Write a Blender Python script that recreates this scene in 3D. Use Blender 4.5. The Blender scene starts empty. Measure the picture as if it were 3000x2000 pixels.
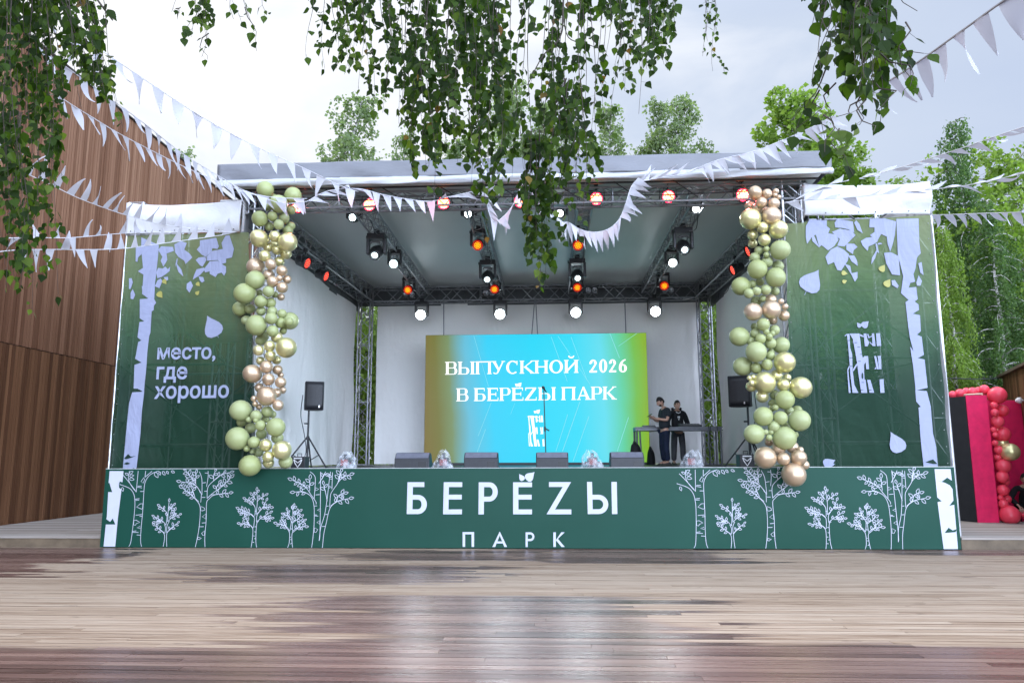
import bpy, math, random
from mathutils import Vector, Matrix, Euler
R = math.radians
SC = bpy.context.scene
COL = SC.collection
# ---------------------------------------------------------------- camera
CAM_H = 1.62
PITCH = math.atan(342/2200.0)
YAW = math.atan(110/2200.0*math.cos(PITCH))
ROLL = R(0.18)
FPX = 2200.0
_F = Vector((-math.sin(YAW)*math.cos(PITCH), math.cos(YAW)*math.cos(PITCH), math.sin(PITCH)))
_R = Vector((math.cos(YAW), math.sin(YAW), 0))
_U = _R.cross(_F)
_R2 = _R*math.cos(ROLL)-_U*math.sin(ROLL)
_U2 = _R*math.sin(ROLL)+_U*math.cos(ROLL)
cam = bpy.data.cameras.new('camera'); cam.sensor_width = 36.0; cam.lens = 36.0*FPX/3000.0
cam.clip_start = 0.05; cam.clip_end = 2000
camo = bpy.data.objects.new('camera', cam); COL.objects.link(camo)
M = Matrix((( _R2.x, _U2.x, -_F.x, 0), (_R2.y, _U2.y, -_F.y, 0), (_R2.z, _U2.z, -_F.z, CAM_H), (0, 0, 0, 1)))
camo.matrix_world = M
SC.camera = camo
C0 = Vector((0, 0, CAM_H))
def ray(px, py): return _F + _R2*((px-1500)/FPX) - _U2*((py-1000)/FPX)
def atY(px, py, Y):
    d = ray(px, py); return C0 + d*(Y/d.y)
def atZ(px, py, Z):
    d = ray(px, py); return C0 + d*((Z-CAM_H)/d.z)
def atX(px, py, X):
    d = ray(px, py); return C0 + d*(X/d.x)
# ---------------------------------------------------------------- light
SKY_LOW, SKY_ZEN, SKY_BACK_FILL = .66, 2.0, 6.5
SUN_EL, SUN_AZ = 52.0, -35.0          # azimuth from +Y towards +X
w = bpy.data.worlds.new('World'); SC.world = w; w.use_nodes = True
nt = w.node_tree; nt.nodes.clear()
def nn(t, **k):
    n = nt.nodes.new(t)
    for a, b in k.items(): setattr(n, a, b)
    return n
out = nn('ShaderNodeOutputWorld'); bg = nn('ShaderNodeBackground'); bg.inputs['Strength'].default_value = 0.1
sky = nn('ShaderNodeTexSky', sky_type='NISHITA', sun_disc=False)
sky.sun_elevation = R(SUN_EL); sky.sun_rotation = R(SUN_AZ); sky.altitude = 150
tc = nn('ShaderNodeTexCoord')
def wl(a, b): nt.links.new(a, b)
def vm(op, a, b):
    n = nn('ShaderNodeVectorMath', operation=op); wl(a, n.inputs[0])
    if isinstance(b, tuple): n.inputs[1].default_value = b
    else: wl(b, n.inputs[1])
    return n
# cloud deck: soft large noise, white towards the hidden sun on the left, blue-grey towards the right
mp = nn('ShaderNodeMapping'); mp.inputs['Scale'].default_value = (1.0, 1.0, 2.6); wl(tc.outputs['Generated'], mp.inputs['Vector'])
n1 = nn('ShaderNodeTexNoise'); n1.inputs['Scale'].default_value = 2.2; n1.inputs['Detail'].default_value = 7; n1.inputs['Roughness'].default_value = .55; n1.inputs['Distortion'].default_value = .35
wl(mp.outputs[0], n1.inputs['Vector'])
dt = vm('DOT_PRODUCT', tc.outputs['Generated'], tuple(Vector((-0.62, 0.74, 0.42)).normalized()))
a1 = nn('ShaderNodeMath', operation='MULTIPLY_ADD'); wl(dt.outputs['Value'], a1.inputs[0]); a1.inputs[1].default_value = .85; a1.inputs[2].default_value = -.62
a2 = nn('ShaderNodeMath', operation='ADD'); wl(a1.outputs[0], a2.inputs[0]); wl(n1.outputs['Fac'], a2.inputs[1])
cr = nn('ShaderNodeValToRGB'); wl(a2.outputs[0], cr.inputs['Fac'])
e = cr.color_ramp.elements
e[0].position = .12; e[0].color = (6.2, 7.15, 9.1, 1)
e[1].position = .80; e[1].color = (12.5, 12.6, 12.8, 1)
m_ = cr.color_ramp.elements.new(.45); m_.color = (6.9, 7.8, 9.4, 1)
m_ = cr.color_ramp.elements.new(.60); m_.color = (9.4, 9.9, 10.8, 1)
mx = nn('ShaderNodeMix', data_type='RGBA'); mx.inputs[0].default_value = .90
wl(sky.outputs[0], mx.inputs[6]); wl(cr.outputs[0], mx.inputs[7])
# an overcast sky is brighter overhead than near the horizon; an extra low glow behind the viewer is added to brighten the stage
sx_ = nn('ShaderNodeSeparateXYZ'); wl(tc.outputs['Generated'], sx_.inputs[0])
def mr(sock, a, b, c, d):
    n = nn('ShaderNodeMapRange', interpolation_type='SMOOTHSTEP'); wl(sock, n.inputs[0])
    for i, q in enumerate((a, b, c, d)): n.inputs[1+i].default_value = q
    return n.outputs[0]
zen = mr(sx_.outputs[2], .50, .90, SKY_LOW, SKY_ZEN); back = mr(vm('DOT_PRODUCT', tc.outputs['Generated'], (.50, -.866, 0)).outputs['Value'], -.05, .95, 0.0, SKY_BACK_FILL)
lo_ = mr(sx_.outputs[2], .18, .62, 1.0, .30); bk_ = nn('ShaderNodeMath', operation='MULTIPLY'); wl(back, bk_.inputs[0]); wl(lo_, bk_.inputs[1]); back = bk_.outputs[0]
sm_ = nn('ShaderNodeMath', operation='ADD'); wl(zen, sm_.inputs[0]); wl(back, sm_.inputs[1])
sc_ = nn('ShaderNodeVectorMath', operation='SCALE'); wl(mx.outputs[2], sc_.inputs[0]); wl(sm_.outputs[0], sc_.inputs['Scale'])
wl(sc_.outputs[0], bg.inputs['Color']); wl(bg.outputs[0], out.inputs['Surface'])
sd = bpy.data.lights.new('sun', 'SUN'); sd.energy = 1.1; sd.angle = R(24); sd.color = (1, .96, .9)
so = bpy.data.objects.new('sun', sd); COL.objects.link(so)
sv = Vector((math.sin(R(SUN_AZ))*math.cos(R(SUN_EL)), math.cos(R(SUN_AZ))*math.cos(R(SUN_EL)), math.sin(R(SUN_EL))))
so.rotation_euler = sv.to_track_quat('Z', 'Y').to_euler(); so.location = sv*60
SC.view_settings.view_transform = 'Standard'; SC.view_settings.look = 'None'
SC.view_settings.exposure = 0.6; SC.view_settings.gamma = 1
try: SC.view_settings.use_curve_mapping = False
except Exception: pass
# ---------------------------------------------------------------- helpers
random.seed(7)
def tag(o, label=None, cat=None, group=None, kind=None):
    if label: o['label'] = label
    if cat: o['category'] = cat
    if group: o['group'] = group
    if kind: o['kind'] = kind
    return o
def thing(name, label, cat, loc=(0, 0, 0), rz=0, group=None):
    o = bpy.data.objects.new(name, None); COL.objects.link(o); o.location = loc; o.rotation_euler = (0, 0, rz)
    o.empty_display_size = .1
    return tag(o, label, cat, group)
class MB:
    def __init__(s): s.v = []; s.f = []; s.m = []
    def add(s, vs, fs, mi=0):
        b = len(s.v); s.v += [tuple(x) for x in vs]
        for f in fs: s.f.append(tuple(b+i for i in f)); s.m.append(mi)
    def poly(s, vs, mi=0): s.add(vs, [tuple(range(len(vs)))], mi)
    def box(s, c, d, rot=None, mi=0):
        hx, hy, hz = d[0]/2, d[1]/2, d[2]/2; c = Vector(c)
        vs = [Vector((x, y, z)) for x in (-hx, hx) for y in (-hy, hy) for z in (-hz, hz)]
        if rot is not None: vs = [rot @ v for v in vs]
        s.add([c+v for v in vs], [(0, 1, 3, 2), (4, 6, 7, 5), (0, 4, 5, 1), (2, 3, 7, 6), (0, 2, 6, 4), (1, 5, 7, 3)], mi)
    def bbox(s, a, b, mi=0):
        s.box([(a[i]+b[i])/2 for i in range(3)], [abs(b[i]-a[i]) for i in range(3)], None, mi)
    def tube(s, pts, r, n=6, mi=0, cap=True):
        pts = [Vector(p) for p in pts]
        rs = r if isinstance(r, (list, tuple)) else [r]*len(pts)
        rings = []; b = len(s.v); up = None
        for i, p in enumerate(pts):
            t = (pts[min(i+1, len(pts)-1)]-pts[max(i-1, 0)])
            if t.length < 1e-9: t = Vector((0, 0, 1))
            t.normalize()
            if up is None:
                up = Vector((0, 0, 1)) if abs(t.z) < .9 else Vector((1, 0, 0))
            x = t.cross(up)
            if x.length < 1e-6: x = t.cross(Vector((0, 1, 0)))
            x.normalize(); y = x.cross(t); up = y
            for k in range(n):
                a = 2*math.pi*k/n
                s.v.append(tuple(p+(x*math.cos(a)+y*math.sin(a))*rs[i]))
        for i in range(len(pts)-1):
            for k in range(n):
                s.f.append((b+i*n+k, b+i*n+(k+1) % n, b+(i+1)*n+(k+1) % n, b+(i+1)*n+k)); s.m.append(mi)
        if cap:
            s.f.append(tuple(b+k for k in range(n-1, -1, -1))); s.m.append(mi)
            s.f.append(tuple(b+(len(pts)-1)*n+k for k in range(n))); s.m.append(mi)
    def lathe(s, prof, axis='Z', n=20, c=(0, 0, 0), rot=None, mi=0):   # prof: (r, h) along the axis
        b = len(s.v); c = Vector(c)
        for r, h in prof:
            for k in range(n):
                a = 2*math.pi*k/n; x, y = r*math.cos(a), r*math.sin(a)
                v = Vector((x, y, h)) if axis == 'Z' else Vector((x, h, y)) if axis == 'Y' else Vector((h, x, y))
                if rot is not None: v = rot @ v
                s.v.append(tuple(c+v))
        for i in range(len(prof)-1):
            for k in range(n):
                s.f.append((b+i*n+k, b+i*n+(k+1) % n, b+(i+1)*n+(k+1) % n, b+(i+1)*n+k)); s.m.append(mi)
        s.f.append(tuple(b+k for k in range(n))[::-1]); s.m.append(mi)
        s.f.append(tuple(b+(len(prof)-1)*n+k for k in range(n))); s.m.append(mi)
    def grid(s, fn, nu, nv, mi=0):
        b = len(s.v)
        for j in range(nv+1):
            for i in range(nu+1): s.v.append(tuple(fn(i/nu, j/nv)))
        for j in range(nv):
            for i in range(nu):
                a = b+j*(nu+1)+i; s.f.append((a, a+1, a+nu+2, a+nu+1)); s.m.append(mi)
    def build(s, name, mats, parent=None, smooth=False, loc=None):
        me = bpy.data.meshes.new(name); me.from_pydata(s.v, [], s.f)
        if not isinstance(mats, (list, tuple)): mats = [mats]
        for m in mats: me.materials.append(m)
        if len(mats) > 1: me.polygons.foreach_set('material_index', s.m)
        if smooth: me.polygons.foreach_set('use_smooth', [True]*len(me.polygons))
        me.update()
        o = bpy.data.objects.new(name, me); COL.objects.link(o)
        if parent is not None: o.parent = parent
        if loc is not None: o.location = loc
        return o
def bevel(o, wd=.01, seg=2):
    m = o.modifiers.new('bevel', 'BEVEL'); m.width = wd; m.segments = seg; m.limit_method = 'ANGLE'; return o
def solid(o, t=.004):
    m = o.modifiers.new('solid', 'SOLIDIFY'); m.thickness = t; m.offset = 0; return o
def kids(o): return [c for c in bpy.data.objects if c.parent is o]
def copy_tree(o, parent=None):
    c = o.copy(); COL.objects.link(c); c.parent = parent
    for k in kids(o): copy_tree(k, c)
    return c
# ---------------------------------------------------------------- materials
class S:                                  # node socket with arithmetic
    def __init__(s, t, k): s.t = t; s.k = k
    def _op(s, op, *o):
        n = s.t.nodes.new('ShaderNodeMath'); n.operation = op
        for i, x in enumerate((s,)+o):
            if isinstance(x, S): s.t.links.new(x.k, n.inputs[i])
            else: n.inputs[i].default_value = x
        return S(s.t, n.outputs[0])
    def __add__(s, o): return s._op('ADD', o)
    def __radd__(s, o): return s._op('ADD', o)
    def __sub__(s, o): return s._op('SUBTRACT', o)
    def __rsub__(s, o): return (s*-1.0)+o
    def __mul__(s, o): return s._op('MULTIPLY', o)
    __rmul__ = __mul__
    def __truediv__(s, o): return s._op('DIVIDE', o)
    def max(s, o): return s._op('MAXIMUM', o)
    def min(s, o): return s._op('MINIMUM', o)
    def floor(s): return s._op('FLOOR')
    def fract(s): return s._op('FRACT')
    def abs(s): return s._op('ABSOLUTE')
    def pw(s, o): return s._op('POWER', o)
    def step(s, a, b):                     # smoothstep a..b
        n = s.t.nodes.new('ShaderNodeMapRange'); n.interpolation_type = 'SMOOTHSTEP'
        s.t.links.new(s.k, n.inputs[0]); n.inputs[1].default_value = a; n.inputs[2].default_value = b
        return S(s.t, n.outputs[0])
class Mat:
    def __init__(s, name, col=(.5, .5, .5), rough=.6, metal=0, spec=.5):
        s.m = bpy.data.materials.new(name); s.m.use_nodes = True; s.t = s.m.node_tree
        s.b = s.t.nodes['Principled BSDF']
        s.b.inputs['Base Color'].default_value = (*col, 1); s.b.inputs['Roughness'].default_value = rough
        s.b.inputs['Metallic'].default_value = metal; s.b.inputs['Specular IOR Level'].default_value = spec
    def node(s, ty, **k):
        n = s.t.nodes.new(ty)
        for a, b in k.items(): setattr(n, a, b)
        return n
    def L(s, a, b): s.t.links.new(a.k if isinstance(a, S) else a, b)
    def obj(s):
        if not hasattr(s, '_o'): s._o = s.node('ShaderNodeTexCoord').outputs['Object']
        return s._o
    def xyz(s):
        n = s.node('ShaderNodeSeparateXYZ'); s.L(s.obj(), n.inputs[0]); return [S(s.t, n.outputs[i]) for i in range(3)]
    def vec(s, x, y, z):
        n = s.node('ShaderNodeCombineXYZ')
        for i, q in enumerate((x, y, z)):
            if isinstance(q, S): s.L(q, n.inputs[i])
            else: n.inputs[i].default_value = q
        return n.outputs[0]
    def noise(s, scale=5, detail=4, rough=.5, stretch=(1, 1, 1), vec=None, dist=0):
        mp = s.node('ShaderNodeMapping'); mp.inputs['Scale'].default_value = stretch
        s.L(vec if vec is not None else s.obj(), mp.inputs[0])
        n = s.node('ShaderNodeTexNoise'); n.inputs['Scale'].default_value = scale; n.inputs['Detail'].default_value = detail
        n.inputs['Roughness'].default_value = rough; n.inputs['Distortion'].default_value = dist
        s.L(mp.outputs[0], n.inputs['Vector']); return S(s.t, n.outputs['Fac'])
    def island(s): return S(s.t, s.node('ShaderNodeNewGeometry').outputs['Random Per Island'])
    def ramp(s, fac, stops):
        n = s.node('ShaderNodeValToRGB'); s.L(fac, n.inputs[0]); el = n.color_ramp.elements
        for i, (p, c) in enumerate(stops):
            q = el[i] if i < 2 else el.new(p)
            q.position = p; q.color = (*c, 1)
        return n.outputs[0]
    def mix(s, fac, a, b, mode='MIX'):
        n = s.node('ShaderNodeMix', data_type='RGBA'); n.blend_type = mode
        if isinstance(fac, S): s.L(fac, n.inputs[0])
        else: n.inputs[0].default_value = fac
        for i, q in ((6, a), (7, b)):
            if isinstance(q, tuple): n.inputs[i].default_value = (*q, 1)
            else: s.L(q, n.inputs[i])
        return n.outputs[2]
    def color(s, sock): s.L(sock, s.b.inputs['Base Color']); return s
    def rough(s, sock): s.L(sock, s.b.inputs['Roughness']); return s
    def bump(s, h, strength=.3, dist=.02):
        n = s.node('ShaderNodeBump'); n.inputs['Strength'].default_value = strength; n.inputs['Distance'].default_value = dist
        s.L(h, n.inputs['Height']); s.L(n.outputs[0], s.b.inputs['Normal']); return s
def simple(name, col, rough=.6, metal=0, var=.15, scale=8, spec=.5, bumps=0):
    m = Mat(name, col, rough, metal, spec)
    f = m.noise(scale, 5, .6)
    m.color(m.ramp(f, [(.3, tuple(c*(1-var) for c in col)), (.7, tuple(min(1, c*(1+var)) for c in col))]))
    if bumps: m.bump(f, bumps, .01)
    return m.m
def emis(name, col, st):
    m = bpy.data.materials.new(name); m.use_nodes = True; t = m.node_tree; t.nodes.clear()
    o = t.nodes.new('ShaderNodeOutputMaterial'); q = t.nodes.new('ShaderNodeEmission')
    q.inputs[0].default_value = (*col, 1); q.inputs[1].default_value = st; t.links.new(q.outputs[0], o.inputs[0]); return m
# ---------------------------------------------------------------- ground, deck, platforms
PANEL_Y = 14.0; DECK_Z = 1.43; PLAT_Z = .2
g = Mat('forest_floor', (.06, .07, .03), .95)
g.color(g.ramp(g.noise(1.2, 6, .65), [(.3, (.035, .045, .018)), (.7, (.09, .11, .04))])); g.bump(g.noise(6, 6), .6, .05)
m = MB(); m.grid(lambda u, v: (-300+600*u, -120+620*v, -.12), 12, 12); tag(m.build('ground', g.m), kind='structure')

dk = Mat('deck_boards', (.3, .27, .23), .7)
X, Y, Z = dk.xyz(); isl = dk.island()
px1, py1 = X+(isl-.5)*1.6, Y+(isl-.5)*.10
big = dk.noise(.55, 4, .6, vec=dk.vec(px1*.35, py1*2.2, isl*3.0))
def zone(x0, y0, x1, y1, sx=1.2, sy=.22):
    a = atZ(x0, (y0+y1)/2, 0); b = atZ(x1, (y0+y1)/2, 0); n0 = atZ(1500, y1, 0).y if y1 < 2060 else -5; n1 = atZ(1500, y0, 0).y
    fx = (px1-a.x).step(-sx, sx) if x0 > -50 else None
    gx = ((px1*-1.0)+b.x).step(-sx, sx) if x1 < 3050 else None
    r = (py1-n0).step(-sy, sy) * ((py1*-1.0)+n1).step(-sy, sy)
    if fx: r = r*fx
    if gx: r = r*gx
    return r
wet = zone(-300, 1905, 2250, 2200, 1.3, .35)
for q in [(560, 1745, 2160, 2200, 1.0, .30), (1500, 1880, 3300, 2200, 1.6, .35), (560, 1655, 1420, 1712, .8, .2), (-300, 1608, 200, 1702, .45, .2),
          (1010, 1612, 1500, 1642, .7, .1), (1500, 1606, 2160, 1650, .7, .12), (2500, 1605, 3300, 1622, .9, .06)]:
    wet = wet.max(zone(*q))
grain = dk.noise(1.0, 6, .62, vec=dk.vec(X*.7+isl*17.0, Y*30.0, isl*9.0))
wet = (wet*.95 + (big-.5)*1.15 + (isl-.5)*.26+(grain-.5)*.5).step(.32, .68)
fine = dk.noise(1.0, 5, .6, vec=dk.vec(X*2.2+isl*31.0, Y*80.0, isl*5.0))
knot = dk.noise(1.0, 3, .5, vec=dk.vec(X*2.6+isl*11.0, Y*14.0, isl*23.0)).step(.66, .74)
dry = dk.ramp(grain*.80+fine*.62+(isl-.5)*.14-.21, [(.25, (.115, .066, .041)), (.40, (.245, .176, .122)), (.55, (.345, .268, .200)), (.80, (.44, .362, .285))])
dry = dk.mix(knot*.8, dry, (.10, .07, .05))
wcol = dk.ramp(grain*.75+fine*.5+(isl-.5)*.45-.12, [(.2, (.035, .016, .013)), (.42, (.105, .056, .046)), (.6, (.165, .098, .080)), (.9, (.255, .165, .128))])
seam = (((Y*-1.0+14.05)/.118).fract()-.5).abs().step(.435, .49)
dk.color(dk.mix(seam*.75, dk.mix(wet, dry, wcol), (.030, .018, .013)))
film = dk.noise(1.0, 4, .6, vec=dk.vec(X*1.3+isl*7.0, Y*20.0, isl*4.0))
dk.rough((wet*-1.0+1.0)*.58 + (film*.26+.11)*wet + .05)
dk.L(wet*.45+.10, dk.b.inputs['Specular IOR Level'])
dk.bump(fine*.55+grain*.45 + (Y*45.0).fract().abs()*.25, .40, .006)
m = MB(); BW = .118; gap = .009
rows = int((14.05+3.0)/BW)
rd = random.Random(3)
for r in range(rows):
    y0 = 14.05-(r+1)*BW; x = -13.5-rd.random()*4
    while x < 15.5:
        ln = rd.choice([3.0, 4.0, 4.0, 5.0]); dz = rd.uniform(-.0015, .0015)
        m.bbox((x+.002, y0+gap/2, -.03+dz), (x+ln-.002, y0+BW-gap/2, dz)); x += ln
tag(m.build('deck', dk.m), kind='structure')
m = MB(); m.bbox((-14, -3, -.08), (16, 14.05, -.06)); tag(m.build('deck_underlay', simple('damp_joists', (.02, .015, .012), .9)), kind='structure')

pm = Mat('platform_boards', (.3, .27, .23), .7)
X, Y, Z = pm.xyz(); isl = pm.island()
grain = pm.noise(1.0, 6, .62, vec=pm.vec(X*1.2+isl*17.0, Y*50.0, Z*50.0))
pm.color(pm.ramp(grain*.7+(isl-.5)*.4+.15, [(.2, (.14, .11, .09)), (.5, (.30, .26, .225)), (.85, (.42, .385, .35))])); pm.bump(grain, .3, .006)
edge = simple('weathered_edge_board', (.13, .095, .06), .7, 0, .4, 3)
def platform(x0, x1, y0, y1):
    m = MB(); y = y0; rr = random.Random(int(x0*10))
    while y < y1:
        x = x0-rr.random()*2
        while x < x1:
            ln = 4.0; m.bbox((max(x, x0)+.002, y+.003, PLAT_Z-.035), (min(x+ln, x1)-.002, y+.115, PLAT_Z+rr.uniform(-.001, .001))); x += ln
        y += .118
    m.bbox((x0, y0+.02, -.05), (x1, y0+.055, PLAT_Z-.037), 1)
    m.bbox((x0, y0+.06, -.05), (x1, y1, PLAT_Z-.05), 1)
    tag(m.build('platform', [pm.m, edge]), kind='structure')
platform(-12.06, -8.3, 14.06, 32)
platform(7.3, 16.0, 14.12, 26)

# ---------------------------------------------------------------- timber wall on the left
def cladding(name, wetlow):
    c = Mat(name, (.2, .11, .07), .7, 0, .15); X, Y, Z = c.xyz(); isl = c.island()
    gr = c.noise(1.0, 5, .65, vec=c.vec(X*30.0, Y*70.0+isl*40.0, Z*.9+isl*11.0))
    st = c.noise(1.0, 4, .6, vec=c.vec(isl*9.0, Y*3.0, Z*.25+isl*2.0))
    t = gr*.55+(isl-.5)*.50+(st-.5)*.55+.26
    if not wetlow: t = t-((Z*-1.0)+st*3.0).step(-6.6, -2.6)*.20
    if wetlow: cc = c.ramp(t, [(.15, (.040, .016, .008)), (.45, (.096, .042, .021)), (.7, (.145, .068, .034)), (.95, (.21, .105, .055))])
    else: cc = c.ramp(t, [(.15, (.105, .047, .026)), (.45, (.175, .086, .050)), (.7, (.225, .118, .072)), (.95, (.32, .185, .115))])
    c.color(cc); c.bump(gr, .35, .004); c.rough(gr*.3+.38); return c.m
WX = -12.1
tw = thing('timber_wall', 'tall brown wall of narrow upright timber boards at the left', 'wall', (WX, 20, PLAT_Z))
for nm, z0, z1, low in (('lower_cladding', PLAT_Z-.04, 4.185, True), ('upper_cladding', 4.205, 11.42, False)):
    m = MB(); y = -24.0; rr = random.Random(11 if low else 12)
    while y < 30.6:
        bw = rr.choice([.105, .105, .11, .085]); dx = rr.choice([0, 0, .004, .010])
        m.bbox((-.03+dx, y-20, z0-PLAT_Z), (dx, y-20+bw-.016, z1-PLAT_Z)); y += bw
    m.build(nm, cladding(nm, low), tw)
m = MB(); m.bbox((-.5, -44, -.2), (-.035, 10.55, 11.2)); m.build('wall_core', simple('dark_wall_core', (.02, .012, .01), .9), tw)
m = MB(); m.bbox((-.52, -44, 11.225), (.06, 10.62, 11.26)); m.build('coping', simple('dark_coping', (.05, .045, .045), .5, .3), tw)

# ---------------------------------------------------------------- timber kiosk on the right
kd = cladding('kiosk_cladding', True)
a = atY(2938, 1100, 20); dirk = Vector((math.sin(R(20)), math.cos(R(20)), 0))
kk = thing('timber_kiosk', 'brown timber kiosk of upright boards at the right edge', 'kiosk', (a.x, 20, PLAT_Z), -R(20))
# local: the boarded face runs along local -Y (towards the viewer), body on +X
m = MB(); y = -7.0; rr = random.Random(5)
while y < 0:
    bw = rr.choice([.1, .13, .15]); m.bbox((-.02, y, -.1), (0+rr.choice([0, .01]), min(0, y+bw-.008), 3.45)); y += bw
m.build('boarding', kd, kk)
x = 0.02
m = MB()
while x < 3.0:
    m.bbox((x, .0, -.1), (x+.125, .025, 3.45)); x += .135
m.bbox((.012, -7, -.1), (3.0, -.02, 3.4))
m.build('end_wall', kd, kk)
m = MB(); m.bbox((-.12, -7.1, 3.455), (3.2, .15, 3.52)); m.build('roof', simple('kiosk_roof', (.10, .07, .05), .6), kk)
m = MB(); m.lathe([(.0, .0), (.04, .02), (.07, .06), (.075, .12), (.02, .15)], 'X', 16, (-.18, -2.0, 2.72)); m.tube([(-.05, -2, 2.72), (0, -2, 2.72)], .03)
m.build('wall_lamp', simple('white_lamp_shade', (.75, .75, .74), .4), kk, True)

# ---------------------------------------------------------------- stage
blk = simple('black_stage_ply', (.025, .026, .028), .42, 0, .3, 4)
st = thing('stage', 'raised black stage platform behind the green printed front', 'stage', (-.5, 18.5, 0))
m = MB(); m.bbox((-5.6, -4.36, 1.3), (5.6, 4.6, DECK_Z)); m.build('stage_floor', blk, st)
m = MB()
for i in range(6):
    for j in range(4): m.bbox((-5.4+i*2.14, -4.2+j*2.85, 0), (-5.3+i*2.14, -4.1+j*2.85, 1.298))
m.build('leg_frame', simple('dark_steel', (.05, .05, .055), .5, .6), st)
m = MB(); m.bbox((-5.55, 4.55, 0), (5.55, 4.58, 1.298)); m.bbox((-5.58, -4.2, 0), (-5.56, 4.5, 1.298)); m.bbox((5.56, -4.2, 0), (5.58, 4.5, 1.298)); m.build('skirt', simple('stage_skirt', (.012, .012, .014), .9), st)

# ---------------------------------------------------------------- truss rig and roof
alu = Mat('brushed_aluminium', (.55, .56, .58), .38, .85); alu.color(alu.ramp(alu.noise(9, 4), [(.3, (.42, .43, .45)), (.7, (.62, .63, .65))])); alu = alu.m
dalu = simple('dull_aluminium', (.30, .31, .33), .45, .7, .25, 7)
def truss(m, a, b, wd=.36, up=Vector((0, 0, 1)), rc=.025, rb=.012, step=None, ends=True):
    a = Vector(a); b = Vector(b); t = (b-a); L = t.length; t.normalize()
    if abs(t.dot(up)) > .9: up = Vector((0, 1, 0))
    s = t.cross(up).normalized(); u = s.cross(t).normalized(); h = wd/2
    cs = [s*x*h+u*y*h for x, y in ((-1, -1), (1, -1), (1, 1), (-1, 1))]
    for c in cs: m.tube([a+c, b+c], rc, 8)
    n = max(2, round(L/(step or wd*.95)))
    for k in range(4):
        c, d = cs[k], cs[(k+1) % 4]
        for i in range(n):
            p = a+t*(L*i/n); q = a+t*(L*(i+1)/n)
            if (i+k) % 2: m.tube([p+c, q+d], rb, 5, cap=False)
            else: m.tube([p+d, q+c], rb, 5, cap=False)
        if ends:
            for p in (a, b): m.tube([p+c+t*.0, p+d], rb*1.1, 5, cap=False)
            for f in (.34, .66): m.tube([a+t*L*f+c, a+t*L*f+d], rb*1.1, 5, cap=False)
XL, XR, YF, YB, ZB = -5.73, 4.77, 14.45, 22.9, 6.68
rig = thing('stage_roof_rig', 'aluminium truss stage rig with four towers and flat canopy roof', 'stage rig', (-.48, YF, 0))
def rb(name, fn, mat, sm=False):
    m = MB(); fn(m)
    m.v = [(x+.48, y-YF, z) for x, y, z in m.v]; return m.build(name, mat, rig, sm)
for x in (XL, XR):
    for y in (YF+.05, YB): rb('truss_tower', lambda m: (truss(m, (x, y, DECK_Z+.02), (x, y, 7.0), .36), m.bbox((x-.3, y-.3, DECK_Z+.001), (x+.3, y+.3, DECK_Z+.018))), alu if y < 20 else dalu)
rb('front_beam', lambda m: truss(m, (XL-.3, YF, 6.76), (XR+.3, YF, 6.76), .3), dalu)
rb('back_beam', lambda m: truss(m, (XL+.2, YB-.1, 6.66), (XR-.2, YB-.1, 6.66), .44, rb=.014), dalu)
for x in (XL+.08, XR-.08): rb('side_beam', lambda m: truss(m, (x, YF+.25, 6.42), (x, YB-.2, 6.66), .42), dalu)
for x in (-3.82, -1.5, .76, 3.0): rb('ceiling_beam', lambda m: truss(m, (x, YF+.2, 6.74), (x, YB-.35, 6.74), .29, rc=.022, rb=.009), dalu)
# outriggers of the roof that show past the valance
rb('outrigger', lambda m: truss(m, (-6.62, YF, 6.66), (XL-.3, YF, 6.66), .26), alu); rb('outrigger', lambda m: truss(m, (XR+.3, YF, 6.72), (5.75, YF, 6.72), .26), alu)
skm = simple('dark_roof_skirt', (.10, .108, .115), .5, 0, .2, 2)
rb('roof_skirt', lambda m: m.grid(lambda u, v: (XL-.28+.02*math.sin(u*20), 14.3+8.9*u, 6.2+.8*v), 30, 4), skm, True); rb('roof_skirt', lambda m: m.grid(lambda u, v: (XR+.28+.02*math.sin(u*20), 14.3+8.9*u, 6.2+.8*v), 30, 4), skm, True)
rb('roof_skirt', lambda m: m.grid(lambda u, v: (XL-.28+11.06*u, 23.18+.02*math.sin(u*30), 6.4+.6*v), 30, 4), skm, True)
cl = Mat('grey_ceiling_tarpaulin', (.20, .215, .215), .30, 0, .35)
f = cl.noise(.9, 4, .5, (1, .35, 1)); cl.color(cl.ramp(f, [(.3, (.54, .57, .565)), (.7, (.62, .655, .64))])); cl.bump(cl.noise(1.6, 3, .5, (1.2, .25, 1)), .25, .10); cl.rough(f*.2+.36)
def ceil(m):
    m.grid(lambda u, v: (-6.35+11.6*u, 13.95+9.2*v, 6.99+.02*math.sin(u*31)+.015*math.sin(v*17+u*9)), 60, 40)
solid(rb('ceiling_cloth', ceil, cl.m, True), .01)
tp = Mat('roof_tarpaulin', (.33, .345, .40), .42); f = tp.noise(1.3, 4, .55, (.5, 1, 2.2)); tp.color(tp.ramp(f, [(.3, (.135, .14, .155)), (.7, (.175, .18, .20))])); tp.bump(tp.noise(2.2, 4, .6, (.8, 1, 2.5)), .35, .06)
def roofc(m):
    m.grid(lambda u, v: (-6.5+11.9*u, 13.9+9.3*v, 7.36+.30*math.sin(v*math.pi)*.6+.02*math.sin(u*40)), 40, 12)
solid(rb('roof_cover', roofc, tp.m, True), .01)
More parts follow.
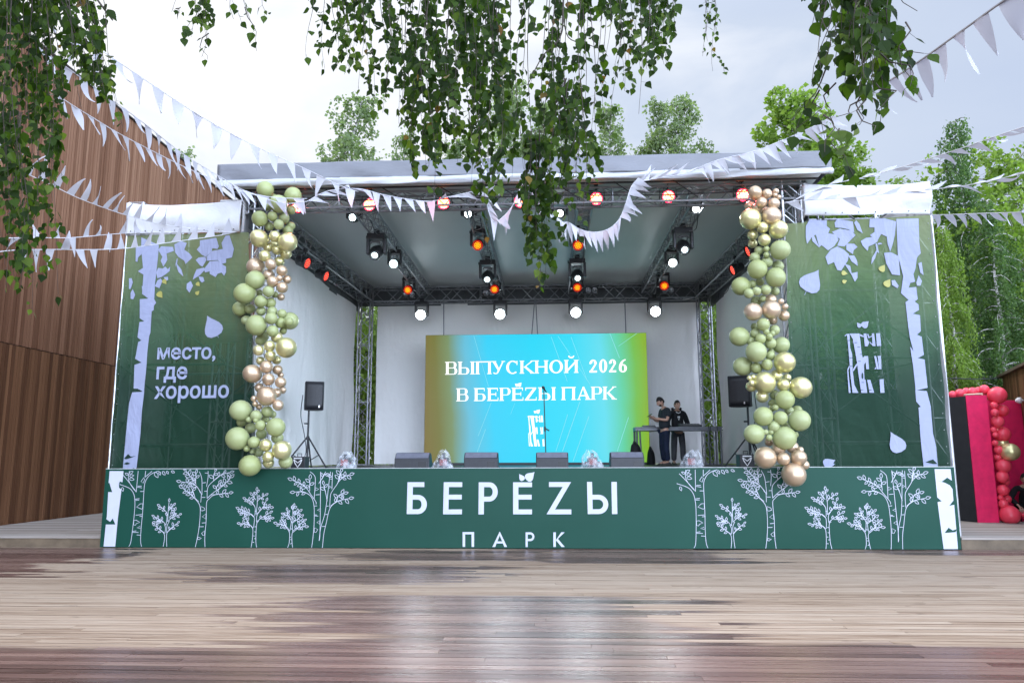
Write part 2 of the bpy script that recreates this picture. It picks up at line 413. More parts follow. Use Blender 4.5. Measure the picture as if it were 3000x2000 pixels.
def val(m):
    def fn(u, v):
        x = -6.51+11.91*u
        wr = .018*math.sin(x*2.1+v*2.0)+.012*math.sin(x*5.3-v*4)+.006*math.sin(x*13+v*7)
        wr *= (.3+v)
        return (x, 13.86-.03*v+wr, 7.385-.35*v+.004*math.sin(x*3))
    m.grid(fn, 160, 10)
    m.grid(lambda u, v: ((-6.51 if u == 0 else 5.40), 13.88+9.2*v, 7.335-.30*u) if False else (-6.51, 13.88+9.2*v, 7.335-.30*u), 4, 10)
    m.grid(lambda u, v: (5.40, 13.88+9.2*v, 7.335-.30*u), 4, 10)
solid(rb('valance', val, tp.m, True), .006)
tp2 = Mat('pale_valance_hem', (.60, .61, .63), .45); f = tp2.noise(2, 4, .6, (.6, 1, 3)); tp2.color(tp2.ramp(f, [(.3, (.38, .39, .41)), (.7, (.5, .51, .53))])); tp2.bump(tp2.noise(2.5, 4, .6, (.5, 1, 4)), .4, .06)
def hem(m):
    def fn(u, v):
        x = -6.5+11.9*u
        wr = .03*math.sin(x*1.7+v*3)+.016*math.sin(x*4.9+v*5)
        return (x, 13.83-.035*math.sin(v*3.1)+wr*(.4+.6*v), 7.05-.155*v+.014*math.sin(x*1.3+1)*v+.006*math.sin(x*7)*v)
    m.grid(fn, 160, 8)
solid(rb('valance_hem', hem, tp2.m, True), .006)
def braces(m):
    for i in range(9):
        x = -5.6+i*1.15; m.tube([(x, 14.05, 6.93), (x+.5, YF-.15, 6.68)], .012, 5)
    m.tube([(-6.3, 14.02, 6.9), (5.2, 14.02, 6.9)], .02, 6)
    m.tube([(-5.2, 14.1, 6.72), (-3, 14.12, 6.66), (0, 14.12, 6.70), (2.4, 14.12, 6.66), (4.6, 14.1, 6.72)], .014, 5)
rb('cable_run', braces, simple('black_cable', (.012, .012, .013), .5))

# white cloth walls of the stage
wc = Mat('white_wall_cloth', (.70, .70, .72), .6); f = wc.noise(.8, 5, .6, (1, 1, .5)); wc.color(wc.ramp(f, [(.3, (.88, .87, .845)), (.7, (.91, .90, .88))]))
wc.bump(wc.noise(1.0, 4, .5, (.9, .9, .35), dist=.4)+wc.noise(5, 3, .5, (1, 1, .7))*.25, .75, .12)
m = MB()
def fn(u, v):
    x = -5.42+10.14*u; z = 1.46+5.0*v
    return (x, 23.22+.03*math.sin(x*2.3+z*.8)+.02*math.sin(z*2.1+x)+(.05*math.sin(x*7)*(1-v)**4), z)
m.grid(fn, 70, 40)
bw_ = m.build('back_curtain', wc.m, None, True); tag(bw_, 'white fabric back wall of the stage behind the bright screen', 'curtain')
for x, lab in ((XL-.24, 'white fabric side wall of the stage behind the left balloon garland'), (XR+.24, 'white fabric side wall of the stage behind the right balloon garland')):
    m = MB()
    m.grid(lambda u, v: (x+.035*math.sin(u*13+v*2)+.025*math.sin(v*9+u*5)+(.04*math.sin(u*40)*(1-v)**4), 14.75+7.75*u, 1.46+4.8*v), 60, 36)
    tag(m.build('side_curtain', wc.m, None, True), lab, 'curtain', 'white side walls of the stage')
# ---------------------------------------------------------------- printed front of the stage
pg = Mat('green_print', (.012, .095, .065), .36, 0, .14); f = pg.noise(.5, 3, .5); pg.color(pg.ramp(f, [(.3, (.0095, .053, .036)), (.7, (.0125, .064, .045))])); pg.rough(f*.10+.27)
pw = simple('white_print', (.52, .54, .62), .5, 0, .04, 3, .2)
fa = thing('printed_stage_front', 'long green stage front board with white tree drawings and large white lettering', 'stage front', (-.5, PANEL_Y, 0))
XA, XB_ = atY(292, 1600, PANEL_Y).x, atY(2817, 1607, PANEL_Y).x
m = MB()
m.bbox((XA+.5, 0, .012), (XB_+.5, .02, 1.442))
bevel(m.build('board', pg.m, fa), .002, 1)
m = MB(); m.bbox((XA+.5, -.003, 1.4425), (XB_+.5, .022, 1.452)); m.build('top_trim', simple('pale_edge_trim', (.5, .53, .52), .4), fa)
m = MB()
for i in range(12): m.tube([(XA+.6+i*1.28+.5, .03, .02), (XA+.6+i*1.28+.5, .03, 1.4)], .02, 5)
m.build('frame', simple('frame_steel', (.2, .2, .2), .5, .5), fa)
_k = [0]
class Art:
    """flat printed shapes on a plane y = const (world), collected into one mesh; every shape sits a hair in front of the one before"""
    def __init__(s, Yp, off=.003): s.m = MB(); s.Y = Yp; s.off = off; s.k = 0
    def y(s): s.k += 1; return s.Y-s.off-(s.k % 60)*.00006
    def poly(s, pts, mi=0):
        y = s.y(); s.m.poly([(p[0], y, p[1]) for p in pts], mi)
    def line(s, pts, wd, mi=0, closed=False):
        y = s.y(); n = len(pts); vs = []
        for i in range(n):
            a = pts[(i-1) % n] if (closed or i > 0) else pts[i]; b = pts[(i+1) % n] if (closed or i < n-1) else pts[i]
            dx, dz = b[0]-a[0], b[1]-a[1]; L = math.hypot(dx, dz) or 1; nx, nz = -dz/L*wd/2, dx/L*wd/2
            vs += [(pts[i][0]+nx, y, pts[i][1]+nz), (pts[i][0]-nx, y, pts[i][1]-nz)]
        fs = [(2*i, 2*i+1, 2*i+3, 2*i+2) for i in range(n-1)]
        if closed: fs.append((2*n-2, 2*n-1, 1, 0))
        s.m.add(vs, fs, mi)
def smooth(pts, n=5):
    if len(pts) < 3: return pts
    P = [pts[0]]+list(pts)+[pts[-1]]; o = []
    for i in range(1, len(P)-2):
        for k in range(n):
            t = k/n; a, b, c, d = P[i-1], P[i], P[i+1], P[i+2]
            o.append(tuple(.5*((2*b[j])+(-a[j]+c[j])*t+(2*a[j]-5*b[j]+4*c[j]-d[j])*t*t+(-a[j]+3*b[j]-3*c[j]+d[j])*t**3) for j in range(len(b))))
    o.append(tuple(pts[-1])); return o
def leafpts(bx, bz, tx, tz, wd=.42, n=6):
    dx, dz = tx-bx, tz-bz; L = math.hypot(dx, dz); ux, uz = dx/L, dz/L; o = []
    for i in range(n+1):
        t = i/n; h = wd*L*math.sin(math.pi*t**.8)*.5; o.append((bx+ux*L*t-uz*h, bz+uz*L*t+ux*h))
    for i in range(n-1, 0, -1):
        t = i/n; h = wd*L*math.sin(math.pi*t**.8)*.5; o.append((bx+ux*L*t+uz*h, bz+uz*L*t-ux*h))
    return o
def leafb(bx, bz, tx, tz, wd=.8):        # rounded birch leaf with a pointed tip
    dx, dz = tx-bx, tz-bz; pr = [(0, .0), (.04, .30), (.16, .46), (.32, .50), (.5, .42), (.68, .26), (.85, .10), (1, 0)]
    return [(bx+dx*t-dz*h*wd, bz+dz*t+dx*h*wd) for t, h in pr]+[(bx+dx*t+dz*h*wd, bz+dz*t-dx*h*wd) for t, h in pr[-2:0:-1]]
LW = .0092
zA = lambda zx, zy: (lambda p: (p.x, p.z))(atY(290+zx/5.47, 1370+zy/5.47, PANEL_Y))
zB = lambda zx, zy: (lambda p: (p.x, p.z))(atY(680+zx/5.47, 1370+zy/5.47, PANEL_Y))
rl = random.Random(21)
ZTOP = 1.436
def clip(p): return (p[0], min(p[1], ZTOP))
TR = []          # collected shapes of the tile: ('line', pts) / ('loop', pts)
def ln(Zf, *pts): TR.append(('line', smooth([Zf(*p) for p in pts])))
def lp(Zf, *pts): TR.append(('loop', [Zf(*p) for p in pts]))
def leaf(Zf, b, t): TR.append(('loop', leafpts(*Zf(*b), *Zf(*t), wd=.52)))
def branch(Zf, pts, n=6, ls=55):
    n = max(3, round(n*.72)); ls *= 1.18
    P = smooth(list(pts)); TR.append(('line', [Zf(*p) for p in P]))
    L = [0]
    for i in range(1, len(P)): L.append(L[-1]+math.hypot(P[i][0]-P[i-1][0], P[i][1]-P[i-1][1]))
    for k in range(n):
        s = L[-1]*(.30+.70*k/(n-1)) if n > 1 else L[-1]
        i = next((j for j in range(1, len(L)) if L[j] >= s-1e-6), len(L)-1); t = (s-L[i-1])/max(1e-6, L[i]-L[i-1])
        x = P[i-1][0]+(P[i][0]-P[i-1][0])*t; y = P[i-1][1]+(P[i][1]-P[i-1][1])*t
        a = math.atan2(P[i][1]-P[i-1][1], P[i][0]-P[i-1][0])
        a += 0 if k == n-1 else (.95 if k % 2 else -.95)+rl.uniform(-.2, .2)
        l = ls*rl.uniform(.85, 1.15)
        leaf(Zf, (x+math.cos(a)*6, y+math.sin(a)*6), (x+math.cos(a)*l, y+math.sin(a)*l))
def dash(Zf, x0, y0, x1, y1): TR.append(('line', [Zf(x0, y0), Zf(x1, y1)]))
# first tree
Zf = zA
ln(Zf, (478, 1258), (512, 1180), (550, 900), (575, 640), (575, 510), (560, 420), (515, 345), (450, 305), (330, 262))
ln(Zf, (600, 385), (560, 330), (480, 225), (385, 110)); ln(Zf, (597, 380), (607, 290), (630, 48)); ln(Zf, (575, 360), (500, 250), (472, 160), (490, 50))
ln(Zf, (685, 1258), (668, 1170), (676, 980), (698, 740), (712, 540), (725, 330), (742, 225), (795, 135), (865, 82), (960, 48)); ln(Zf, (738, 150), (750, 48)); ln(Zf, (735, 150), (800, 95), (850, 52))
lp(Zf, (605, 625), (660, 575), (705, 570), (702, 640), (685, 658)); lp(Zf, (555, 910), (560, 840), (600, 835), (655, 870), (600, 890), (585, 915)); lp(Zf, (610, 955), (660, 935), (665, 970)); lp(Zf, (675, 215), (720, 155), (736, 180), (712, 240))
for d in [(590, 755, 690, 745), (650, 775, 700, 770), (535, 1015, 600, 1005), (535, 1030, 635, 1030), (605, 1070, 665, 1075), (620, 290, 685, 290), (615, 305, 690, 318), (660, 375, 720, 375), (580, 500, 650, 490), (585, 518, 645, 515)]: dash(Zf, *d)
for b, t in [((895, 70), (950, 155)), ((968, 60), (985, 115)), ((1020, 55), (1062, 115)), ((1085, 50), (1115, 95)), ((1160, 50), (1215, 75)), ((470, 110), (420, 85)), ((485, 90), (550, 55)), ((490, 130), (562, 120)), ((490, 170), (567, 188)), ((375, 310), (388, 375))]: leaf(Zf, b, t)
# second, small
ln(Zf, (1030, 1258), (1050, 1150), (1048, 1060), (1000, 1000), (935, 950)); ln(Zf, (1088, 1258), (1086, 1070), (1115, 1010), (1200, 940)); ln(Zf, (1058, 1045), (1068, 960), (1050, 900)); ln(Zf, (1085, 1030), (1092, 930), (1130, 850)); ln(Zf, (1075, 910), (1092, 800), (1088, 700))
for pts, n in [([(1050, 1040), (1000, 1000), (905, 925)], 7), ([(1088, 1035), (1150, 970), (1255, 885)], 7), ([(1075, 915), (1020, 850), (895, 780)], 8), ([(1100, 860), (1180, 790), (1280, 750)], 7), ([(1088, 720), (1050, 670), (985, 620)], 6), ([(1102, 860), (1112, 680), (1125, 545)], 3), ([(1108, 690), (1150, 650), (1190, 605)], 5), ([(1175, 800), (1200, 740), (1215, 690)], 5), ([(1030, 850), (970, 845), (910, 860)], 5)]: branch(Zf, pts, n, 50)
# third, large
ln(Zf, (1545, 1265), (1580, 1110), (1612, 900), (1625, 700), (1618, 610), (1590, 550), (1520, 470), (1440, 395)); ln(Zf, (1700, 1265), (1698, 1100), (1720, 820), (1726, 560), (1765, 495), (1840, 435), (1990, 410))
ln(Zf, (1632, 550), (1640, 470), (1635, 400), (1560, 290), (1450, 220)); ln(Zf, (1652, 430), (1650, 180), (1610, 60)); ln(Zf, (1735, 490), (1742, 330), (1800, 240), (1960, 110), (2020, 60)); ln(Zf, (1725, 300), (1750, 150), (1750, 50)); ln(Zf, (1740, 480), (1830, 400), (1990, 285))
for pts, n in [([(1600, 540), (1480, 430), (1345, 325)], 10), ([(1630, 400), (1540, 270), (1320, 220)], 9), ([(1560, 260), (1470, 140), (1400, 50)], 8), ([(1800, 430), (1920, 420), (2080, 400)], 7), ([(1900, 360), (2010, 260), (2110, 160)], 8), ([(1850, 190), (1960, 110), (2100, 70)], 7), ([(1540, 470), (1510, 380), (1480, 310)], 4), ([(1840, 210), (1840, 120), (1860, 60)], 4), ([(1550, 240), (1555, 130), (1560, 90)], 5), ([(1880, 370), (1890, 300), (1920, 250)], 3)]: branch(Zf, pts, n, 68)
lp(Zf, (1630, 680), (1635, 615), (1690, 640), (1700, 670), (1660, 685)); lp(Zf, (1655, 780), (1715, 735), (1715, 815)); lp(Zf, (1645, 1045), (1695, 1005), (1695, 1080), (1665, 1075)); lp(Zf, (1580, 1140), (1590, 1105), (1645, 1125), (1610, 1145))
for d in [(1650, 880, 1720, 875), (1605, 940, 1680, 938), (1650, 470, 1705, 470), (1690, 372, 1740, 370), (1660, 240, 1715, 232), (1700, 80, 1745, 84)]: dash(Zf, *d)
# fourth, medium
Zf = zB
ln(Zf, (305, 1278), (325, 1150), (335, 1000), (320, 950), (285, 910)); ln(Zf, (395, 1278), (382, 1150), (395, 900), (430, 850)); ln(Zf, (345, 960), (358, 800), (300, 730)); ln(Zf, (395, 870), (400, 760), (470, 660)); ln(Zf, (365, 770), (372, 640), (330, 560)); ln(Zf, (385, 740), (405, 560), (400, 400))
for pts, n in [([(335, 960), (280, 910), (140, 890)], 8), ([(290, 920), (240, 840), (225, 780)], 5), ([(355, 790), (270, 720), (120, 655)], 11), ([(270, 735), (200, 730), (150, 715)], 5), ([(395, 860), (470, 800), (600, 720)], 6), ([(470, 815), (540, 815), (620, 805)], 8), ([(390, 740), (480, 650), (545, 530)], 6), ([(490, 640), (550, 630), (600, 630)], 5), ([(370, 630), (310, 540), (230, 500)], 9), ([(400, 540), (450, 490), (530, 440)], 6), ([(402, 430), (400, 400), (400, 375)], 4), ([(380, 510), (355, 470), (330, 440)], 3)]: branch(Zf, pts, n, 52)
for d in [(360, 1020, 385, 1022), (340, 1085, 362, 1088), (358, 1130, 385, 1132), (330, 1188, 355, 1190), (362, 940, 385, 940), (365, 690, 395, 690)]: dash(Zf, *d)
# fifth, small
ln(Zf, (888, 1278), (915, 1200), (922, 1050), (890, 980), (850, 930)); ln(Zf, (972, 1278), (960, 1180), (962, 1050), (1000, 1010), (1060, 960)); ln(Zf, (928, 1000), (948, 860), (915, 790)); ln(Zf, (968, 1000), (970, 870), (1020, 830))
for pts, n in [([(925, 1010), (860, 930), (730, 890)], 9), ([(870, 930), (830, 870), (815, 835)], 5), ([(965, 1015), (1060, 950), (1160, 940)], 8), ([(1075, 940), (1100, 890), (1150, 850)], 5), ([(950, 850), (910, 780), (840, 745)], 5), ([(905, 770), (890, 730), (885, 690)], 3), ([(970, 880), (1030, 835), (1090, 790)], 6), ([(955, 880), (975, 780), (975, 660)], 3), ([(985, 780), (1030, 735), (1075, 700)], 5), ([(975, 680), (985, 650), (990, 625)], 4)]: branch(Zf, pts, n, 55)
for d in [(930, 1105, 945, 1107), (935, 1145, 955, 1147), (935, 1215, 958, 1205), (935, 972, 962, 975)]: dash(Zf, *d)
# sixth, two trunks
ln(Zf, (1275, 1280), (1300, 1080), (1316, 850), (1310, 580), (1250, 440), (1130, 385), (1000, 385)); ln(Zf, (1316, 490), (1335, 190), (1310, 110), (1250, 60)); ln(Zf, (1345, 580), (1342, 540), (1260, 420), (1190, 320), (1090, 240)); ln(Zf, (1395, 1165), (1410, 1000), (1420, 60)); ln(Zf, (1395, 1165), (1420, 960), (1480, 760), (1520, 520), (1560, 180), (1578, 60)); ln(Zf, (1448, 1280), (1470, 1060), (1510, 880), (1555, 680), (1610, 590), (1700, 530))
ln(Zf, (1565, 630), (1575, 460), (1600, 380), (1700, 230), (1750, 70)); ln(Zf, (1600, 340), (1610, 70)); ln(Zf, (1525, 530), (1500, 400), (1480, 340)); ln(Zf, (1390, 250), (1440, 170), (1500, 60))
for pts, n in [([(1250, 400), (1150, 280), (970, 195)], 10), ([(1245, 370), (1245, 260), (1250, 185)], 5), ([(1240, 430), (1140, 380), (1010, 385)], 6), ([(1580, 610), (1690, 530), (1870, 490)], 7), ([(1680, 530), (1710, 440), (1790, 410)], 6), ([(1690, 240), (1780, 150), (1880, 110)], 7), ([(1700, 220), (1730, 120), (1745, 70)], 5), ([(1500, 380), (1480, 320), (1470, 270)], 4), ([(1440, 180), (1490, 100), (1530, 110)], 3)]: branch(Zf, pts, n, 68)
lp(Zf, (1318, 1030), (1322, 955), (1375, 985), (1345, 1030)); lp(Zf, (1360, 870), (1405, 840), (1405, 900)); lp(Zf, (1365, 675), (1412, 650), (1412, 690)); lp(Zf, (1335, 365), (1340, 315), (1390, 340)); lp(Zf, (1555, 325), (1560, 285), (1588, 305))
for d in [(1325, 765, 1380, 770), (1325, 750, 1360, 752), (1440, 935, 1490, 935), (1490, 745, 1530, 742), (1515, 610, 1545, 608), (1340, 430, 1405, 425), (1320, 610, 1365, 605), (1575, 175, 1600, 178)]: dash(Zf, *d)
art = Art(PANEL_Y)
DX = atY(2152, 1600, PANEL_Y).x-atY(488, 1600, PANEL_Y).x
for dx in (0, DX):
    for kd_, P in TR:
        if min(p[1] for p in P) >= ZTOP: continue
        P = [(max(min(p[0]+dx, XB_-.01), XA+.01), max(.014, min(p[1], ZTOP))) for p in P]
        art.line(P, LW, 0, kd_ == 'loop')
T1 = [(172, 50), (395, 50), (378, 230), (335, 215), (320, 260), (325, 320), (360, 340), (357, 395), (305, 800), (262, 1258), (75, 1258), (112, 905), (265, 905), (222, 808), (180, 862), (120, 818), (128, 780), (150, 385), (215, 388), (178, 270), (172, 240), (155, 240), (165, 150)]
art.poly([clip(zA(*p)) for p in T1])
n2 = lambda zx, zy: (lambda p: (p.x, min(max(p.z, .014), ZTOP)))(atY(2000+zx/2.24, 1300+zy/2.24, PANEL_Y))
art.poly([n2(*p) for p in [(1652, 164), (1757, 164), (1766, 240), (1735, 220), (1700, 246), (1672, 240), (1720, 254), (1752, 270), (1770, 295), (1776, 370), (1748, 405), (1781, 398), (1806, 688), (1712, 688), (1672, 380), (1700, 375), (1670, 350)]])
o_ = art.m; o_.v = [(x+.5, y-PANEL_Y, z) for x, y, z in o_.v]; tp_ = o_.build('tree_drawings', pw, fa)
art2 = Art(PANEL_Y, .008); art2.poly([n2(*p) for p in [(1718, 582), (1744, 548), (1770, 566), (1796, 558), (1790, 577)]]); art2.m.v = [(x+.5, y-PANEL_Y, z) for x, y, z in art2.m.v]; art2.m.build('bark_mark', pg.m, fa)
# ---- lettering of the front: grotesque capitals, zoom offset (1150,1370) scale 3.36
zL = lambda zx, zy: (lambda p: (p.x, p.z))(atY(1150+zx/3.36, 1370+zy/3.36, PANEL_Y))
def fit(q, pts):          # unit letter box (0..1, 0..1 up) -> world through four traced corners: bl, br, tl, tr
    o = []
    for x, y in pts:
        b = (q[0][0]+(q[1][0]-q[0][0])*x, q[0][1]+(q[1][1]-q[0][1])*x); t = (q[2][0]+(q[3][0]-q[2][0])*x, q[2][1]+(q[3][1]-q[2][1])*x)
        o.append((b[0]+(t[0]-b[0])*y, b[1]+(t[1]-b[1])*y))
    return o
def bowl(x0, x1, y0, y1, tx, ty, n=14):  # D-shaped band open to the left, starting at x0 (outer straight run up to xm)
    cy = (y0+y1)/2; ry = (y1-y0)/2; xm = x1-(x1-x0)*.62; rx = x1-xm
    outer = [(x0, y0)]+[(xm+rx*math.sin(math.pi*i/n), cy-ry*math.cos(math.pi*i/n)) for i in range(n+1)]+[(x0, y1)]
    inner = [(x0, y1-ty)]+[(xm+(rx-tx)*math.sin(math.pi*i/n), cy+(ry-ty)*math.cos(math.pi*i/n)) for i in range(n+1)]+[(x0, y0+ty)]
    return outer, inner
def band(A, q, outer, inner):
    y = A.y(); n = len(outer); inn = inner[::-1]; vs = [(p[0], y, p[1]) for p in fit(q, outer)]+[(p[0], y, p[1]) for p in fit(q, inn)]
    A.m.add(vs, [(i, i+1, n+i+1, n+i) for i in range(n-1)])
A3 = Art(PANEL_Y, .004)
def quadz(x0, x1, yb, yt, xt0=None, xt1=None): return [zL(x0, yb), zL(x1, yb), zL(x0 if xt0 is None else xt0, yt), zL(x1 if xt1 is None else xt1, yt)]
t = .155
def glyph(A, ch, q, sx=.28, sy=.15):
    P = lambda *p: A.poly(fit(q, p))
    if ch == 'B5':
        P((0, 0), (sx, 0), (sx, 1), (0, 1)); P((sx, 1-sy), (.86, 1-sy), (.86, 1), (sx, 1)); o, i = bowl(sx, 1, 0, .60, sx*.95, sy); band(A, q, o, i)
    elif ch == 'E':
        P((0, 0), (sx, 0), (sx, 1), (0, 1))
        for a, b, c in ((0, sy, 1), (.46, .46+sy, .98), (1-sy, 1, 1)): P((sx, a), (c, a), (c, b), (sx, b))
    elif ch == 'P':
        P((0, 0), (sx, 0), (sx, 1), (0, 1)); o, i = bowl(sx, 1, .40, 1, sx*.95, sy); band(A, q, o, i)
    elif ch == 'Z':
        P((.1, 1-sy), (1, 1), (.1, 1)); P((0, 0), (1, 0), (1, sy), (.345, sy), (1, 1), (.1, 1-sy), (.655, 1-sy)) if False else None
        A.poly(fit(q, [(.1, 1-sy), (.66, 1-sy), (1, 1), (.1, 1)])); A.poly(fit(q, [(0, 0), (.345, sy), (1, 1), (.66, 1-sy)])); A.poly(fit(q, [(0, 0), (1, 0), (1, sy), (.345, sy)]))
    elif ch == 'Y':
        P((0, 0), (.17, 0), (.17, 1), (0, 1)); o, i = bowl(.17, .70, 0, .60, .17, sy); band(A, q, o, i); P((.82, 0), (1, 0), (1, 1), (.82, 1))
    elif ch == 'PI':
        P((0, 0), (.22, 0), (.22, 1), (0, 1)); P((.78, 0), (1, 0), (1, 1), (.78, 1)); P((.22, .85), (.78, .85), (.78, 1), (.22, 1))
    elif ch == 'A':
        P((0, 0), (.19, 0), (.5, .78), (.5, 1.05)); P((.81, 0), (1, 0), (.5, 1.05), (.5, .78)); P((.29, .24), (.71, .24), (.655, .38), (.345, .38))
    elif ch == 'K':
        P((0, 0), (.22, 0), (.22, 1), (0, 1)); P((.22, .46), (.70, 1), (1, 1), (.40, .56)); P((.22, .46), (.40, .56), (1, 0), (.72, 0))
for ch, q in [('B5', quadz(140, 338, 453, 140, 148, 340)), ('E', quadz(498, 683, 455, 140, 505, 687)), ('P', quadz(846, 1036, 456, 141, 849, 1036)), ('E', quadz(1187, 1373, 455, 141)), ('Z', quadz(1516, 1760, 455, 139, 1516, 1757)), ('Y', quadz(1922, 2213, 453, 137, 1914, 2207))]: glyph(A3, ch, q)
for ch, q in [('PI', quadz(690, 803, 776, 630)), ('A', quadz(983, 1128, 776, 632)), ('P', quadz(1310, 1396, 776, 632)), ('K', quadz(1583, 1695, 776, 632))]: glyph(A3, ch, q, .24, .15)
A3.poly(leafb(*zL(1288, 122), *zL(1247, 58), .72)); A3.poly(leafb(*zL(1318, 118), *zL(1398, 40), .78))
A3.m.v = [(x+.5, y-PANEL_Y, z) for x, y, z in A3.m.v]; A3.m.build('lettering', pw, fa)

# ---------------------------------------------------------------- banner towers and banners
def rel(m, ox, oy, oz=0): m.v = [(x-ox, y-oy, z-oz) for x, y, z in m.v]
LOGO = [[(242, 232), (288, 228), (300, 480), (335, 590), (342, 860), (375, 1130), (445, 1270), (342, 1270), (310, 1010), (298, 860), (280, 640), (268, 480)],
        [(200, 262), (240, 230), (242, 248), (212, 275)], [(290, 226), (462, 224), (472, 300), (505, 590), (545, 740), (545, 900), (552, 1036), (572, 1040), (600, 1270), (495, 1270), (460, 1040), (405, 640), (360, 400), (345, 320)],
        [(280, 790), (296, 800), (268, 870), (282, 1040), (310, 1270), (275, 1270), (255, 1000), (248, 860)], [(345, 860), (415, 750), (425, 780), (355, 895)],
        [(535, 225), (585, 222), (605, 330), (640, 380), (605, 450), (560, 450)], [(470, 232), (535, 262), (540, 290), (470, 268)], [(680, 222), (722, 220), (748, 445), (700, 445), (640, 380), (655, 372), (695, 415)], [(615, 225), (640, 280), (690, 258), (690, 275), (625, 310), (600, 240)],
        [(755, 220), (825, 218), (848, 442), (772, 445)], [(530, 740), (520, 660), (550, 622), (615, 622), (632, 852), (582, 852), (572, 730), (545, 770)], [(722, 620), (758, 620), (805, 852), (768, 852)], [(780, 622), (840, 616), (852, 852), (808, 852), (790, 650)], [(725, 850), (755, 815), (760, 845), (735, 855)],
        [(600, 1040), (655, 1038), (722, 1268), (640, 1268)], [(818, 1032), (888, 1028), (905, 1268), (832, 1268)]]
LOGOLEAF = [((485, 112), (418, 30)), ((515, 108), (628, 6))]
def logo(A, f):
    for P in LOGO: A.poly([f(*p) for p in P])
    for b, t in LOGOLEAF: A.poly(leafb(*f(*b), *f(*t), .78))
def banner_mat(name):
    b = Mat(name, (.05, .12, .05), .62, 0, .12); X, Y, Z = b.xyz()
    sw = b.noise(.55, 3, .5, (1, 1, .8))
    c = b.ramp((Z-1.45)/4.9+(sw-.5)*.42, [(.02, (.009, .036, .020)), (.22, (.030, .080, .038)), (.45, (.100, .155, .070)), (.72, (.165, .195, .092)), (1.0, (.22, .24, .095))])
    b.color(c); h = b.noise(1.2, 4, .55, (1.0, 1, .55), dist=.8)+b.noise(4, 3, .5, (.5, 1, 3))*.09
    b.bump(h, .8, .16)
    tr = b.node('ShaderNodeBsdfTransparent'); mxs = b.node('ShaderNodeMixShader'); mxs.inputs[0].default_value = .15
    b.L(b.b.outputs[0], mxs.inputs[1]); b.L(tr.outputs[0], mxs.inputs[2]); b.L(mxs.outputs[0], b.t.nodes['Material Output'].inputs[0])
    return b
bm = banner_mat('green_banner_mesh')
bp = Mat('pale_banner_print', (.30, .325, .45), .6, 0, .12); h = bp.noise(1.2, 4, .55, (1.0, 1, .55), dist=.8)+bp.noise(4, 3, .5, (.5, 1, 3))*.05; bp.bump(h, .6, .14)
bgold = simple('ochre_banner_print', (.35, .33, .08), .5)
BY = 14.2
wt = Mat('white_banner_cloth', (.74, .74, .75), .55, 0, .2); h = wt.noise(1.0, 4, .55, (1, 1, .8), dist=1.0); wt.bump(h+wt.noise(5, 3, .5)*.15, .55, .10); wt.color(wt.ramp(h, [(.3, (.52, .52, .54)), (.7, (.63, .63, .645))]))
def tower(cx, x0, x1, lab):
    t = thing('banner_tower', lab, 'scaffold tower', (cx, BY+.1, 0), 0, 'scaffold towers with printed banners')
    m = MB()
    for x in (x0, x1):
        for y in (BY+.40, BY+2.1): truss(m, (x, y, .02), (x, y, 6.85), .3, rc=.024, rb=.01, step=.5)
    rel(m, cx, BY+.1); m.build('upright_truss', alu, t)
    m = MB()
    for z in (1.9, 3.5, 5.2, 6.8):
        for a, b in (((x0, BY+.40), (x1, BY+.40)), ((x0, BY+2.1), (x1, BY+2.1)), ((x0, BY+.40), (x0, BY+2.1)), ((x1, BY+.40), (x1, BY+2.1))): m.tube([(*a, z), (*b, z)], .024, 7)
    for z in (1.95, 3.55, 5.25): m.tube([(x0, BY+2.1, z), (x1, BY+2.1, z+1.5)], .02, 6); m.tube([(x1, BY+.42, z), (x0, BY+.14, z+1.5)], .018, 6)
    rel(m, cx, BY+.1); m.build('bracing', dalu, t)
    return t
def cloth_top(t, cx, quad, name='top_cloth'):
    """white cloth wrapped over the head of the tower; quad = tl, tr, br, bl (x,z)"""
    tl, tr, br, bl = quad; rr = random.Random(int(cx*7))
    ph = [rr.random()*6 for _ in range(4)]
    def fn(u, v):
        x = (tl[0]*(1-u)+tr[0]*u)*(1-v)+(bl[0]*(1-u)+br[0]*u)*v; z = (tl[1]*(1-u)+tr[1]*u)*(1-v)+(bl[1]*(1-u)+br[1]*u)*v
        sag = -.075*math.sin(math.pi*u)*(1-v)
        y = BY-.03-.05*math.sin(v*2.6)+.022*math.sin(u*9+v*5+ph[0])+.02*math.sin(u*4-v*7+ph[1])+.010*math.sin(u*23+v*9+ph[2])*(1-abs(v-.5))
        return (x-cx, y-BY-.1, z+sag)
    m = MB(); m.grid(fn, 60, 18); o = solid(m.build(name, wt.m, t, True), .006)
    m = MB()
    m.grid(lambda u, v: (tl[0]-cx, -.1+.02*math.sin(u*9+v*3)+2.2*u, (tl[1]*(1-v)+bl[1]*v)), 16, 8); solid(m.build('side_cloth', wt.m, t, True), .006); m = MB()
    m.grid(lambda u, v: (tr[0]-cx, -.1+.02*math.sin(u*9+v*3)+2.2*u, (tr[1]*(1-v)+br[1]*v)), 16, 8)
    solid(m.build('side_cloth', wt.m, t, True), .006)
    m = MB()
    for i in range(8):
        u = .04+.13*i; x = bl[0]*(1-u)+br[0]*u-cx; z = bl[1]*(1-u)+br[1]*u+.045
        m.lathe([(.013, -.004), (.013, .0)], 'Y', 8, (x, -.185, z))
    m.build('eyelet', simple('dark_eyelet', (.03, .03, .03), .5), t)
b = lambda px, py: (lambda p: (p.x, p.z))(atY(px, py, BY))
tL = tower(-7.55, -8.45, -6.5, 'scaffold tower with white cloth head at the left of the stage')
cloth_top(tL, -7.55, (b(374, 596), b(712, 586), b(706, 681), b(376, 688)))
tR = tower(6.25, 5.25, 7.3, 'scaffold tower with white cloth head at the right of the stage')
